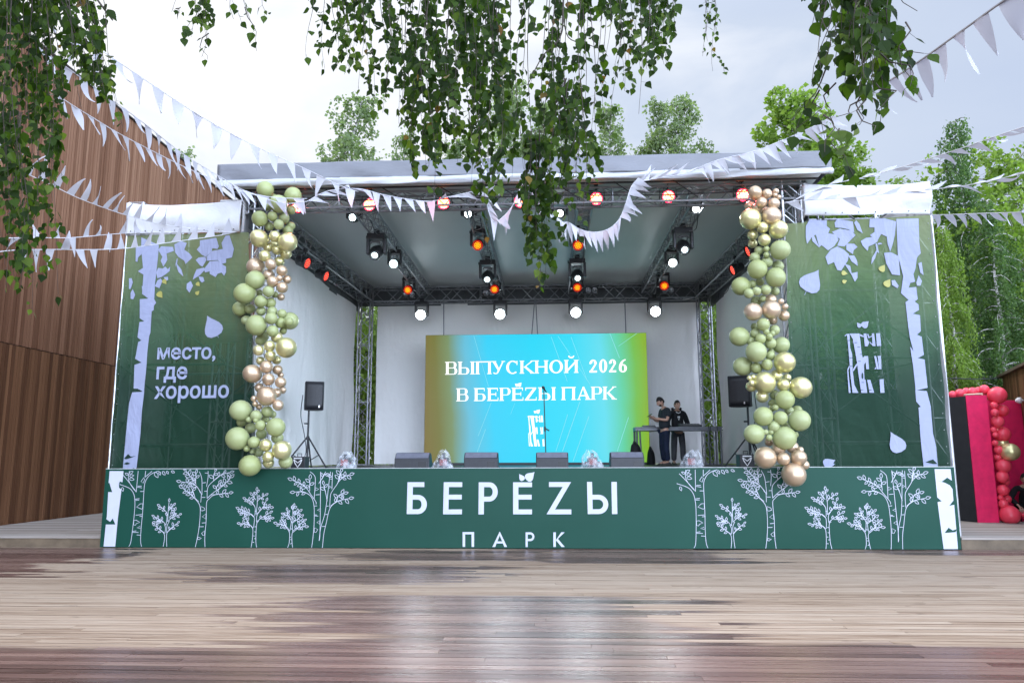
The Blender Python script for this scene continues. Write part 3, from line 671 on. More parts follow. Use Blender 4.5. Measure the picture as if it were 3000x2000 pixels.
cloth_top(tR, 6.25, (b(2352, 540), b(2722, 531), b(2724, 628), b(2352, 636)))
# the white return cloth that shows as a slim strip at the outer edge of the right tower
m = MB(); x1 = b(2722, 533)[0]
m.grid(lambda u, v: (x1+.03+.02*math.sin(v*11)-6.25, .02+2.0*u, 6.25-4.8*v), 8, 20); solid(m.build('side_sheet', wt.m, tR, True), .006)
m = MB(); m.grid(lambda u, v: (b(374, 690)[0]-.02+.02*math.sin(v*11)+7.55, .02+2.0*u, 6.2-4.75*v), 8, 20); solid(m.build('side_sheet', wt.m, tL, True), .006)
bs = simple('dark_tower_back_sheet', (.10, .12, .11), .8)
for t, xa, xb2 in ((tL, -8.6, -6.3), (tR, 5.2, 7.5)):
    m = MB(); m.grid(lambda u, v: (xa+(xb2-xa)*u-t.location.x, 2.05+.02*math.sin(u*9), 1.3+1.75*v), 10, 10); m.build('back_sheet', bs, t)
def banner(name, lab, tl, tr, br, bl, grp):
    tl, tr, br, bl = b(*tl), b(*tr), b(*br), b(*bl); cx = (tl[0]+tr[0])/2
    t = thing(name, lab, 'banner', (cx, BY, 1.45), 0, grp)
    m = MB()
    def fn(u, v):
        x = (bl[0]*(1-u)+br[0]*u)*(1-v)+(tl[0]*(1-u)+tr[0]*u)*v; z = (bl[1]*(1-u)+br[1]*u)*(1-v)+(tl[1]*(1-u)+tr[1]*u)*v
        e = math.sin(v*26)*.018*(max(0, 1-u*7)+max(0, 1-(1-u)*7))
        return (x+e*.6-cx, .004*math.sin(x*3+z*1.3)+.003*math.sin(z*4-x), z-1.45)
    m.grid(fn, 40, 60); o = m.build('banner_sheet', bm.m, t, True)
    m = MB()
    for i in range(16):
        for u in (0, 1):
            x, y, z = fn(u, .02+i*.063); m.lathe([(.010, -.01), (.010, -.006)], 'Y', 8, (x+(.05 if u == 0 else -.05), y, z))
    m.build('eyelet', simple('steel_eyelet', (.16, .17, .17), .5), t)
    return t, cx
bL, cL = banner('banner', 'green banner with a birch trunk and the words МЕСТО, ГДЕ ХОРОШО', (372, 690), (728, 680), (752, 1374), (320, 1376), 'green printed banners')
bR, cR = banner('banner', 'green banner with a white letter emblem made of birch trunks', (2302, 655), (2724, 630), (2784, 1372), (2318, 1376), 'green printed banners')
zK = lambda zx, zy: b(340+zx/5.226, 640+zy/5.226)       # left banner, top
n0 = lambda zx, zy: b(zx/2.24, 600+zy/2.24)             # left banner, whole
AL = Art(BY, .016)
AL.poly([n0(*p) for p in [(930, 215), (1045, 265), (1040, 340), (1020, 520), (1012, 690), (998, 700), (990, 840), (982, 860), (970, 965), (965, 1050), (950, 1200), (948, 1240), (935, 1340), (925, 1500), (900, 1720), (890, 1742), (808, 1742), (830, 1500), (850, 1300), (870, 1230), (940, 1225), (905, 1205), (880, 1205), (885, 1050), (932, 1035), (890, 1010), (910, 900), (930, 890), (905, 870), (918, 770), (950, 765), (920, 745), (920, 620), (980, 618), (935, 585), (945, 450), (930, 300)]])
for P in [[(310, 440), (400, 440), (395, 550), (345, 600), (335, 670), (305, 660)], [(340, 810), (420, 760), (520, 750), (560, 830), (470, 900), (440, 870)], [(650, 480), (700, 430), (880, 440), (890, 500), (780, 540), (790, 640), (730, 740), (690, 650), (715, 590)],
          [(620, 830), (650, 760), (720, 770), (760, 740), (800, 780), (835, 740), (825, 810), (760, 860), (700, 900), (640, 920)], [(600, 1040), (640, 950), (690, 920), (715, 960), (670, 1070)], [(205, 920), (245, 915), (265, 980), (230, 1080), (205, 1080)], [(230, 1230), (230, 1140), (262, 1080), (300, 1170), (270, 1238)], [(370, 1400), (375, 1235), (490, 1230), (560, 1180), (620, 1290), (560, 1380), (480, 1410)],
          [(400, 1030), (450, 1080), (520, 1100), (500, 1180), (410, 1150)], [(900, 400), (1000, 350), (1090, 380), (1050, 480), (1130, 540), (1175, 600), (1070, 700), (1050, 650), (960, 590), (910, 520)], [(935, 620), (950, 620), (940, 700), (1010, 790), (1035, 890), (960, 820), (925, 700), (905, 760)], [(1225, 640), (1270, 600), (1370, 590), (1390, 640), (1330, 740), (1290, 720)],
          [(1240, 480), (1290, 420), (1290, 340), (1540, 300), (1580, 430), (1560, 470), (1480, 460), (1470, 510), (1380, 590), (1320, 560)], [(1480, 500), (1640, 470), (1620, 380), (1680, 270), (1740, 260), (1810, 470), (1780, 600), (1690, 620), (1690, 680), (1620, 700), (1560, 640), (1400, 650), (1390, 590)],
          [(1350, 780), (1440, 660), (1560, 650), (1640, 710), (1690, 740), (1690, 820), (1660, 880), (1620, 830), (1560, 850), (1530, 900), (1440, 850), (1440, 810), (1370, 830)], [(1240, 780), (1355, 755), (1355, 800), (1290, 870), (1180, 940), (1200, 870)], [(1090, 1000), (1150, 960), (1185, 1030), (1130, 1140), (1085, 1080)], [(1270, 890), (1340, 900), (1360, 960), (1320, 985), (1290, 950)], [(735, 900), (800, 895), (805, 940), (770, 960)]]:
    AL.poly([zK(*p) for p in P])
lf = leafb(*n0(1425, 862), *n0(1362, 728), .80); AL.poly(lf); AL.line([n0(1395, 790), n0(1437, 872)], .008)
AL2 = Art(BY, .022)
for bt in [((1240, 985), (1290, 1040)), ((1230, 1165), (1285, 1110)), ((650, 1130), (720, 1220)), ((730, 940), (780, 1010))]: AL2.poly(leafb(*zK(*bt[0]), *zK(*bt[1]), .8))
for P in [[(818, 95), (845, 65), (862, 82), (895, 78), (865, 90), (830, 100)], [(815, 130), (838, 118), (860, 128), (835, 136)], [(868, 172), (880, 156), (893, 172)]]: AL2.poly([(lambda p: (p.x, max(p.z, 1.44)))(atY(zx/2.24, 1300+zy/2.24, BY)) for zx, zy in P], 1)
for A, nm, mt in ((AL, 'birch_print', bp.m), (AL2, 'leaf_print', [bgold, bm.m])):
    rel(A.m, cL, BY, 1.45); A.m.build(nm, mt, bL)
def text_mesh(s, off=.0):
    c = bpy.data.curves.new('lettering', 'FONT'); c.body = s; c.size = 1; c.offset = off; c.fill_mode = 'FRONT'; c.resolution_u = 4
    o = bpy.data.objects.new('lettering', c); COL.objects.link(o); bpy.context.view_layer.update()
    me = bpy.data.meshes.new_from_object(o.evaluated_get(bpy.context.evaluated_depsgraph_get())); bpy.data.objects.remove(o); bpy.data.curves.remove(c)
    return [tuple(v.co[:2]) for v in me.vertices], [tuple(p.vertices) for p in me.polygons]
m = MB()
for s, (x0, y0), (x1, y1) in (('место,', (1033/2.24, 600+1012/2.24), (1416/2.24, 600+1008/2.24)), ('где', (1028/2.24, 600+1142/2.24), (1230/2.24, 600+1140/2.24)), ('хорошо', (1013/2.24, 600+1270/2.24), (1503/2.24, 600+1262/2.24))):
    vs, fs = text_mesh(s, .022); xa = min(v[0] for v in vs); xb = max(v[0] for v in vs); A_, B_ = b(x0, y0), b(x1, y1)
    sc = (B_[0]-A_[0])/(xb-xa); sl = (B_[1]-A_[1])/(B_[0]-A_[0])
    sy = sc*1.06
    m.add([((A_[0]+(v[0]-xa)*sc), BY-.019, A_[1]+v[1]*sy+sl*(v[0]-xa)*sc) for v in vs], fs)
rel(m, cL, BY, 1.45); m.build('lettering', bp.m, bL)
# right banner prints
zR = lambda zx, zy: b(2360+zx/5.226, 600+zy/5.226); n1_ = lambda zx, zy: b(2000+zx/2.24, 600+zy/2.24); n1b = lambda zx, zy: (lambda p: (p.x, max(p.z, 1.44)))(atY(2000+zx/2.24, 1300+zy/2.24, BY))
AR = Art(BY, .016)
AR.poly([n1_(*p) for p in [(1400, 95), (1545, 92), (1550, 250), (1560, 320), (1535, 345), (1525, 420), (1480, 545), (1530, 540), (1540, 620), (1520, 635), (1545, 655), (1548, 690), (1508, 715), (1555, 725), (1560, 830), (1535, 852), (1566, 866), (1580, 985), (1540, 1005), (1585, 1015), (1605, 1200), (1535, 1215), (1600, 1222), (1625, 1320), (1640, 1500), (1655, 1560)]] + [n1b(*p) for p in [(1660, 20), (1673, 164), (1580, 164), (1560, -20)]] + [n1_(*p) for p in [(1545, 1330), (1560, 1325), (1530, 1290), (1525, 1225), (1525, 1200), (1510, 1060), (1490, 930), (1512, 960), (1490, 880), (1478, 800), (1460, 640), (1480, 625), (1430, 580), (1445, 470), (1410, 330)]])
for P in [[(0, 330), (60, 230), (320, 240), (320, 330), (370, 370), (330, 470), (210, 560), (150, 460), (90, 500), (20, 600), (0, 500)], [(60, 230), (100, 420), (210, 660), (100, 560)], [(440, 280), (480, 220), (720, 260), (740, 430), (650, 380), (560, 360), (450, 350)], [(160, 480), (240, 380), (340, 440), (470, 460), (500, 540), (430, 640), (340, 700), (240, 620), (205, 650)], [(400, 420), (520, 370), (700, 400), (760, 470), (640, 590), (590, 640), (480, 630), (520, 530)],
          [(620, 600), (740, 600), (790, 650), (730, 700), (720, 760), (620, 690)], [(300, 800), (380, 690), (480, 640), (580, 690), (660, 760), (640, 860), (540, 1010), (480, 1000), (430, 880), (340, 920)], [(650, 780), (740, 780), (780, 850), (795, 940), (700, 870)], [(590, 900), (680, 940), (700, 1050), (790, 1030), (790, 1120), (750, 1180), (690, 1060)], [(770, 240), (820, 300), (870, 440), (790, 390), (740, 280)], [(840, 560), (920, 510), (1080, 490), (1100, 560), (1050, 600), (960, 640), (945, 710), (870, 630)], [(970, 350), (980, 220), (1200, 210), (1380, 260), (1360, 470), (1330, 600), (1290, 720), (1250, 600), (1240, 490), (1150, 450), (1090, 560), (980, 470), (1050, 420), (1050, 350)],
          [(1065, 590), (1090, 600), (1120, 750), (1090, 720), (1060, 820), (1000, 915), (1010, 820), (1080, 700)], [(1100, 590), (1150, 585), (1170, 605), (1110, 615)], [(1195, 740), (1300, 730), (1420, 790), (1440, 1080), (1320, 1070), (1230, 900)], [(1310, 1160), (1360, 1155), (1420, 1240), (1400, 1280), (1320, 1230)], [(1720, 900), (1770, 880), (1800, 1080), (1750, 1040)], [(1690, 1190), (1725, 1080), (1775, 1170), (1750, 1240), (1700, 1240)], [(1560, 720), (1720, 780), (1680, 850), (1600, 870)], [(1640, 1040), (1670, 1180), (1590, 1200), (1500, 1300)]]:
    AR.poly([zR(*p) for p in P])
AR.poly(leafb(*n1_(805, 565), *n1_(890, 428), .85)); AR.line([n1_(845, 495), n1_(798, 592)], .008)
AR.poly(leafb(*n1b(1432, 52), *n1b(1362, -80), .75)); AR.poly(leafb(*n1b(925, 140), *n1b(1000, 104), .8)); AR.poly(leafb(*n1b(930, 150), *n1b(1000, 130), .5))
zG = lambda zx, zy: b(2440+zx/6.03, 940+zy/6.03); logo(AR, zG)
AR2 = Art(BY, .022)
for bt in [((545, 1040), (640, 1060)), ((560, 1190), (630, 1160)), ((1140, 1020), (1205, 920)), ((1215, 1250), (1290, 1140))]: AR2.poly(leafb(*zR(*bt[0]), *zR(*bt[1]), .8))
for P in [[(1590, 120), (1610, 110), (1640, 100), (1668, 130), (1640, 130)]]: AR2.poly([n1b(*p) for p in P], 1)
for zx, zy in [(395, 385), (445, 463), (460, 713), (285, 345), (312, 655), (312, 800), (520, 1085), (505, 1218), (490, 590), (650, 1220)]: AR2.poly([zG(zx-22, zy-4), zG(zx+26, zy-4), zG(zx+26, zy+5), zG(zx-22, zy+5)], 1)
AR2.poly([zG(*p) for p in [(515, 910), (528, 940), (532, 1000), (515, 1030), (498, 1000), (500, 940)]], 1)
for A, nm, mt in ((AR, 'birch_print', bp.m), (AR2, 'leaf_print', [bgold, bm.m])):
    rel(A.m, cR, BY, 1.45); A.m.build(nm, mt, bR)
# ---------------------------------------------------------------- LED screen
SY = 21.6
zS = lambda zx, zy: (lambda p: (p.x, p.z))(atY(1250+zx/3.618, 970+zy/3.618, SY))
tl, tr, br_, bl_ = [(lambda p: (p.x, p.z))(atY(*q, SY)) for q in ((1247, 985), (1893, 972), (1904, 1355), (1243, 1359))]
sx0, sx1, sz0, sz1 = (tl[0]+bl_[0])/2, (tr[0]+br_[0])/2, 1.50, (tl[1]+tr[1])/2
scr = thing('led_screen', 'wide glowing cyan LED screen with white graduation text on the stage', 'screen', ((sx0+sx1)/2, SY, DECK_Z))
sm = bpy.data.materials.new('screen_image'); sm.use_nodes = True; t = sm.node_tree; t.nodes.clear()
M_ = Mat.__new__(Mat); M_.m = sm; M_.t = t
X, Y, Z = M_.xyz(); u = (X/(sx1-sx0))+.5; v = (Z-.07)/(sz1-sz0)
nz = M_.noise(.55, 3, .5)
c = M_.ramp(u+(nz-.5)*.06+(v-.5)*.03, [(.0, (.21, .165, .018)), (.055, (.19, .19, .022)), (.115, (.20, .30, .12)), (.19, (.13, .55, .75)), (.30, (.02, .68, 1.0)), (.50, (0, .73, 1.0)), (.68, (.02, .76, 1.0)), (.80, (.12, .78, .92)), (.885, (.12, .68, .38)), (.945, (.18, .55, .06)), (1.0, (.26, .48, .010))])
grd = ((X*130.0).fract()-.5).abs()*.12+((Z*130.0).fract()-.5).abs()*.12+.94
em = M_.node('ShaderNodeEmission'); M_.L(c, em.inputs[0]); M_.L(grd*.60, em.inputs[1])
gl = M_.node('ShaderNodeBsdfGlossy'); gl.inputs[1].default_value = .5; gl.inputs[0].default_value = (.04, .04, .04, 1)
ad = M_.node('ShaderNodeAddShader'); om = M_.node('ShaderNodeOutputMaterial'); M_.L(em.outputs[0], ad.inputs[0]); M_.L(gl.outputs[0], ad.inputs[1]); M_.L(ad.outputs[0], om.inputs[0])
m = MB(); hw = (sx1-sx0)/2; m.poly([(-hw, -.001, sz0-DECK_Z), (hw, -.001, sz0-DECK_Z), (hw, -.001, sz1-DECK_Z), (-hw, -.001, sz1-DECK_Z)]); m.build('display', sm, scr)
m = MB(); m.bbox((-hw-.005, .001, .0), (hw+.005, .09, sz1-DECK_Z+.005)); m.bbox((-hw, -.03, .001), (hw, .0, sz0-DECK_Z-.004)); m.build('cabinet', simple('screen_cabinet', (.02, .02, .022), .5), scr)
ws = emis('screen_white', (1, 1, 1), .85)
AS = Art(SY, .004)
def gl_(W):      # unit tall glyph tools, width W
    pass
SV, TH, SE = .21, .085, .055
def sring(cx, cy, rx, ry, tx, ty, a0=0, a1=360, n=22):
    o = []; i = []
    for k in range(n+1):
        a = R(a0+(a1-a0)*k/n); o.append((cx+rx*math.cos(a), cy+ry*math.sin(a))); i.append((cx+(rx-tx)*math.cos(a), cy+(ry-ty)*math.sin(a)))
    return o, i
def sglyph(ch, W):
    P = []; B = []
    def stem(x, y0=0, y1=1, s0=True, s1=True, wd=SV, ex=.075):
        P.append([(x, y0), (x+wd, y0), (x+wd, y1), (x, y1)])
        if s0: P.append([(x-ex, y0), (x+wd+ex, y0), (x+wd+ex, y0+SE), (x-ex, y0+SE)])
        if s1: P.append([(x-ex, y1-SE), (x+wd+ex, y1-SE), (x+wd+ex, y1), (x-ex, y1)])
    def rect(a, b2, c2, d): P.append([(a, b2), (c2, b2), (c2, d), (a, d)])
    def bw2(x, x1, y0, y1):
        cy, ry = (y0+y1)/2, (y1-y0)/2; xm = x1-min(ry*1.0, (x1-x)*.6); rx = x1-xm
        o = [(x, y0)]+[(xm+rx*math.sin(math.pi*k/14), cy-ry*math.cos(math.pi*k/14)) for k in range(15)]+[(x, y1)]
        i = [(x, y0+TH*.7)]+[(xm+(rx-SV)*math.sin(math.pi*k/14), cy-(ry-TH*.7)*math.cos(math.pi*k/14)) for k in range(15)]+[(x, y1-TH*.7)]
        B.append((o, i))
    e = .075
    if ch == 'V': stem(e); bw2(e+SV, W-.06, .49, 1); bw2(e+SV, W, 0, .55)
    elif ch == 'Y': stem(e); bw2(e+SV, W-SV-.22, 0, .55); stem(W-e-SV)
    elif ch == 'P1': stem(e); stem(W-e-SV); rect(e, 1-TH, W-e, 1)
    elif ch == 'U':
        P.append([(.04, 1), (.04+SV*1.15, 1), (W*.60, .30), (W*.48, .22)]); P.append([(W-.20, 1), (W-.10, 1), (W*.50, .10), (W*.40, .16)])
        rect(0, 1-SE, .36, 1); rect(W-.30, 1-SE, W, 1); B.append(sring(W*.30, .12, .20, .13, .1, .07, 180, 400))
    elif ch == 'C':
        B.append(sring(W*.52, .5, W*.52, .52, SV, TH, 48, 312)); rect(W*.83, .68, W*.90, 1.0)
    elif ch == 'K':
        stem(e); P.append([(e+SV, .47), (W-.24, 1), (W-.10, 1), (e+SV+.14, .50)]); P.append([(e+SV+.02, .52), (e+SV+.22, .56), (W-.02, 0), (W-.28, 0)]); rect(W-.34, 1-SE, W-.02, 1); rect(W-.38, 0, W+.03, SE)
    elif ch == 'H': stem(e); stem(W-e-SV); rect(e, .46, W-e, .46+TH)
    elif ch == 'O': B.append(sring(W/2, .5, W/2, .52, SV*1.05, TH))
    elif ch in ('I', 'J'):
        stem(e); stem(W-e-SV); P.append([(e+SV, .10), (e+SV, .30), (W-e-SV, .90), (W-e-SV, .70)])
        if ch == 'J': B.append(sring(W/2, 1.33, .24, .20, .10, .10, 180, 360, 12))
    elif ch == '2':
        B.append(sring(W*.47, .72, W*.43, .28, SV, TH, -15, 185, 14)); P.append([(W*.90, .70), (W*.62, .62), (.02, .06), (.14, .0)]); P.append([(W*.62, .62), (W*.90, .68), (W*.40, .15), (.06, .05)]); rect(.02, 0, W*.93, .15); rect(.02, .66, .16, .78)
    elif ch == '0': B.append(sring(W/2, .5, W*.48, .52, SV, TH))
    elif ch == '6':
        B.append(sring(W/2, .30, W*.48, .32, SV, TH)); B.append(sring(W*.88, .34, W*.86, .66, SV, TH, 95, 180, 12))
    elif ch == 'B5': stem(e); rect(e, 1-TH, W-.08, 1); rect(W-.13, .76, W-.08, 1); bw2(e+SV, W, 0, .57)
    elif ch in ('E', 'E2'):
        stem(e); rect(e, 1-TH, W-.04, 1); rect(e, 0, W, TH); rect(e, .47, W-.18, .47+TH); rect(W-.09, .76, W-.04, 1); rect(W-.05, 0, W, .26); rect(W-.22, .36, W-.17, .66)
    elif ch == 'R': stem(e); bw2(e+SV, W, .42, 1)
    elif ch == 'Z': rect(.05, 1-TH, W-.03, 1); rect(0, 0, W, TH); P.append([(W-.27, 1-TH), (W-.02, 1-TH), (.27, TH), (.02, TH)]); rect(.05, .76, .10, 1); rect(W-.05, 0, W, .26)
    elif ch == 'A':
        P.append([(W*.42, 1), (W*.54, 1.02), (W*.98, .0), (W*.72, .0)]); P.append([(W*.42, .95), (W*.50, .95), (W*.17, 0), (W*.08, 0)]); rect(W*.2, .28, W*.75, .28+TH); rect(0, 0, W*.30, SE); rect(W*.62, 0, W+.03, SE)
    return P, B
def sline(items, base0, base1, top0, top1):
    """items: (glyph, x0, x1) in zoom pixels, baselines and cap lines as two zoom points each"""
    def yl(a, b3, x): return a[1]+(b3[1]-a[1])*(x-a[0])/(b3[0]-a[0])
    for ch, x0, x1 in items:
        yb, yt = yl(base0, base1, x0), yl(top0, top1, x0); h = yb-yt; W = (x1-x0)/h; sl = (base1[1]-base0[1])/(base1[0]-base0[0])
        f = lambda p: zS(x0+p[0]*h, yb+sl*p[0]*h-p[1]*h)
        P, B = sglyph(ch, W)
        for q in P: AS.poly([f(p) for p in q])
        for o, i in B:
            y = AS.y(); n = len(o); ii = i[::-1]; vs = [(p[0], y, p[1]) for p in [f(q) for q in o+i]]
            AS.m.add(vs, [(k, k+1, n+k+1, n+k) for k in range(n-1)])
sline([('V', 195, 325), ('Y', 330, 510), ('P1', 515, 690), ('U', 690, 832), ('C', 843, 975), ('K', 985, 1148), ('H', 1142, 1290), ('O', 1300, 1445), ('J', 1455, 1610), ('2', 1722, 1812), ('0', 1825, 1915), ('2', 1930, 2015), ('6', 2035, 2125)], (195, 460), (1610, 440), (205, 325), (1605, 303))
sline([('V', 313, 443), ('B5', 500, 625), ('E', 640, 760), ('R', 770, 890), ('E', 900, 1025), ('Z', 1040, 1165), ('Y', 1180, 1370), ('P1', 1425, 1582), ('A', 1590, 1735), ('R', 1740, 1860), ('K', 1865, 2012)], (313, 742), (2015, 722), (320, 605), (2000, 585))
for bq, tq in (((968, 580), (935, 555)), ((970, 582), (1006, 543)), ((1160, 863), (1133, 842)), ((1165, 865), (1202, 828))): AS.poly(leafb(*zS(*bq), *zS(*tq), .8))
for P in LOGO: AS.poly([zS(1066+(x-205)*.262, 893+(y-222)*.31) for x, y in P])
rel(AS.m, (sx0+sx1)/2, SY, DECK_Z); AS.m.build('screen_lettering', ws, scr)
AK = Art(SY, .003); st_ = emis('screen_streak', (.35, .88, 1), .62)
for a, b2, wd in [((500, 50), (655, 585),   .009), ((685, 755), (545, 1110), .010), ((625, 1035), (535, 1280), .012), ((1320, 60), (1490, 530), .010), ((1390, 50), (1730, 560), .009), ((1530, 60), (1700, 520), .010), ((1940, 20), (2045, 285), .013), ((1625, 745), (1440, 1270), .014), ((1495, 880), (1370, 1270), .011), ((1720, 900), (1550, 1380), .012), ((2140, 910), (2020, 1270), .012), ((2230, 20), (2030, 160), .008), ((935, 760), (890, 880), .007)]:
    AK.line([zS(*a), zS(*b2)], wd)
rel(AK.m, (sx0+sx1)/2, SY, DECK_Z); AK.m.build('light_streaks', st_, scr)
strap = simple('grey_strap', (.22, .23, .25), .7)
for (xa, xb2) in ((1300, 1300), (1567, 1558), (1569, 1575), (1830, 1834)):
    p, q = atY(xa, 872, SY+.05), atY(xb2, 985, SY+.05); m = MB(); m.tube([(p.x-scr.location.x, .05, p.z-DECK_Z), (q.x-scr.location.x, .05, sz1-DECK_Z)], .016, 6); m.build('hanging_strap', strap, scr)

# ---------------------------------------------------------------- stage lights
lbk = simple('black_lamp_housing', (.018, .018, .02), .4, 0, .3, 9)
E_RED = emis('red_led', (1, .34, .09), 9); E_RIM = emis('red_led_rim', (1, .02, .06), 7)
E_AMB = emis('amber_led', (1, .30, .008), 2.1); E_AMBR = emis('amber_led_rim', (.8, .015, .006), .8)
E_PNK = emis('soft_red_led', (1, .12, .075), 1.7); E_PNKR = emis('soft_red_rim', (.7, .015, .02), .6)
E_WHT = emis('white_beam', (.86, .95, 1), 30); E_WSH = emis('white_wash', (.86, .95, 1), 8); E_SPOT = emis('cool_spot', (.72, .95, 1), 7)
grey_ap = simple('grey_lamp_window', (.10, .10, .105), .3)
ORD = ['first', 'second', 'third', 'fourth', 'fifth', 'sixth', 'seventh']
t_last = [None]
def dots(m, c, rot, rad, mi=0, ro=.0145):
    for rr, n, o in ((0, 1, 0), (.042, 6, .2), (.083, 12, .1)):
        for k in range(n):
            a = 2*math.pi*(k/n)+o; s = rad/.12
            m.lathe([(ro*s, 0), (ro*s, -.003)], 'Y', 8, Vector(c)+rot @ Vector((rr*s*math.cos(a), -.004, rr*s*math.sin(a))), rot, mi)
def beam(t, pos, tilt, col, watts, cone=46):
    """the lamp's own beam, leaving its lens"""
    l = bpy.data.lights.new('lamp_beam', 'SPOT'); l.energy = watts; l.color = col; l.spot_size = R(cone); l.spot_blend = .8; l.shadow_soft_size = .08
    o = bpy.data.objects.new('lamp_beam', l); COL.objects.link(o); o.parent = t; o.location = pos; o.rotation_euler = (-R(90)-tilt, 0, 0)
def par_light(label, loc, rz, tilt, em, rim, rad=.125, group=None, drop=.30):
    t = t_last[0] = thing('led_par_light', label, 'stage light', loc, rz, group)        # hangs from z = 0
    rot = Euler((tilt, 0, 0)).to_matrix(); c = Vector((0, 0, -drop))
    m = MB(); m.lathe([(rad*.72, .24), (rad*.92, .21), (rad*1.05, .02), (rad*1.12, 0), (rad*1.12, -.055), (rad*1.0, -.06), (rad*1.0, -.02)], 'Y', 24, c, rot); o = m.build('housing', lbk, t, True)
    m = MB(); h = rad*1.28; m.tube([c+Vector((-h, .03, 0)), c+Vector((-h, .03, drop*.62)), c+Vector((h, .03, drop*.62)), c+Vector((h, .03, 0))], .010, 6); m.tube([(0, .03, -drop*.38), (0, .03, .03)], .014, 6)
    m.bbox((-.04, 0, -.02), (.04, .06, .06)); m.lathe([(.03, -h-.02), (.03, -h)], 'X', 10, c+Vector((0, .03, 0))); m.lathe([(.03, h), (.03, h+.02)], 'X', 10, c+Vector((0, .03, 0))); m.build('yoke', lbk, t)
    m = MB(); m.lathe([(rad*.98, -.018), (rad*.98, -.022)], 'Y', 24, c, rot); l = m.build('lens', rim, t)
    m = MB(); dots(m, c+rot @ Vector((0, -.024, 0)), rot, rad, 0, .0195 if em is E_RED else .0145); d = m.build('led_cluster', em, t)
    return t
for i, (x, y) in enumerate([(875, 605), (1083, 600), (1300, 595), (1525, 590), (1747, 583), (1958, 577), (2175, 572)]):
    p = atY(x, y, 14.35); par_light('red round stage light under the roof front, %s of seven from the left' % ORD[i], (p.x, 14.35, p.z+.30), (-p.x)*.012, R(12), E_RED, E_RIM, .125, 'red lights along the front beam'); beam(t_last[0], (0, -.10, -.32), R(-30), (1, .12, .16), 80, 60)
for i, (x, y, X_, a) in enumerate([(897, 770, -5.35, 76), (952, 808, -5.35, 78), (2195, 735, 4.42, -84), (2150, 790, 4.42, -80)]):
    p = atX(x, y, X_); par_light('round light glowing dull red on the %s side truss, %s one' % ('left' if i < 2 else 'right', 'front' if i in (0, 2) else 'rear'), (X_, p.y, p.z+.27), R(a), R(22), E_PNK, E_PNKR, .125, 'red lights along the side trusses', .27)
def moving_head(label, loc, rz, tilt, em, s=1.0, lens=.075, group=None, spot=False, name='moving_head_light', leds=None):
    t = t_last[0] = thing(name, label, 'stage light', loc, rz, group)
    m = MB(); m.bbox((-.16*s, -.10*s, -.13*s), (.16*s, .12*s, -.03*s)); b_ = bevel(m.build('base', lbk, t), .012)
    m = MB(); m.bbox((-.05*s, -.03*s, -.03*s), (.05*s, .03*s, .06*s)); m.lathe([(.03*s, -.17*s), (.03*s, -.19*s)], 'X', 10, (0, 0, -.08*s)); m.build('clamp', lbk, t)
    for sx in (-1, 1):
        m = MB(); m.add([(sx*x*s, y*s, z*s) for x in (.125, .175) for y, z in ((-.075, -.10), (.075, -.10), (.06, -.40), (-.06, -.40))], [(0, 1, 2, 3), (4, 7, 6, 5), (0, 4, 5, 1), (1, 5, 6, 2), (2, 6, 7, 3), (3, 7, 4, 0)])
        bevel(m.build('yoke_arm', lbk, t), .015)
    rot = Euler((tilt, 0, 0)).to_matrix(); c = Vector((0, 0, -.36*s))
    m = MB(); m.lathe([(.05*s, .16*s), (.095*s, .13*s), (.118*s, .03*s), (.118*s, -.09*s), (.10*s, -.15*s), (.088*s, -.19*s), (.075*s, -.19*s), (.072*s, -.16*s)], 'Y', 24, c, rot); m.build('head', lbk, t, True)
    m = MB(); m.lathe([(lens*s, -.165*s), (lens*.9*s, -.172*s)], 'Y', 20, c, rot); m.build('lens', em, t)
    if leds: m = MB(); dots(m, c+rot @ Vector((0, -.174*s, 0)), rot, lens*s*.98, 0, .017); m.build('led_cluster', leds, t)
    if spot:
        m = MB(); m.tube([(-.09*s, -.105*s, -.23*s), (-.06*s, -.115*s, -.20*s), (.06*s, -.115*s, -.20*s), (.09*s, -.105*s, -.23*s)], .016*s, 6); m.build('display_strip', grey_ap, t)
    return t
for i, (x, y, z) in enumerate([(1400, 713, 6.45), (1693, 713, 6.45)]):
    p = atZ(x, y, 6.4); moving_head('amber round stage light halfway along the ceiling, %s of that pair' % ('left' if i == 0 else 'right'), (p.x, p.y+.1, 6.40+.38), 0, R(22), E_AMBR, 1.05, .108, 'amber lights under the ceiling beams', leds=E_AMB)
for i, (x, y) in enumerate([(1196, 845), (1449, 843), (1691, 838), (1945, 833)]):
    p = atZ(x, y, 6.42); moving_head('amber round light at the rear of the ceiling, %s of four from the left' % ORD[i], (p.x, p.y+.1, 6.42+.38), 0, R(20), E_AMBR, 1.05, .112, 'amber lights under the ceiling beams', leds=E_AMB)
for i, (x, y, e) in enumerate([(1035, 640, E_SPOT), (1372, 630, E_WSH), (1640, 628, E_WSH), (2037, 615, E_WSH)]):
    p = atY(x, y, 15.3); moving_head('%s white light just behind the roof front, %s of four from the left' % ('soft' if i == 0 else 'dazzling', ORD[i]), (p.x, 15.4, p.z+.42), 0, R(20), e, 1.0, .095, 'white wash lights under the ceiling')
    if e is not E_SPOT: beam(t_last[0], (0, -.26, -.44), R(-27), (.9, .95, 1), 80, 44)
for i, (x, y) in enumerate([(1100, 738), (1428, 810), (1692, 806), (2004, 722)]):
    p = atZ(x, y, 6.15); moving_head('large black spotlight with small blue-white lens, %s of four from the left' % ORD[i], (p.x, p.y+.1, 6.15+.47), 0, R(34), E_SPOT, 1.25, .05, 'large spotlights on the ceiling beams', True)
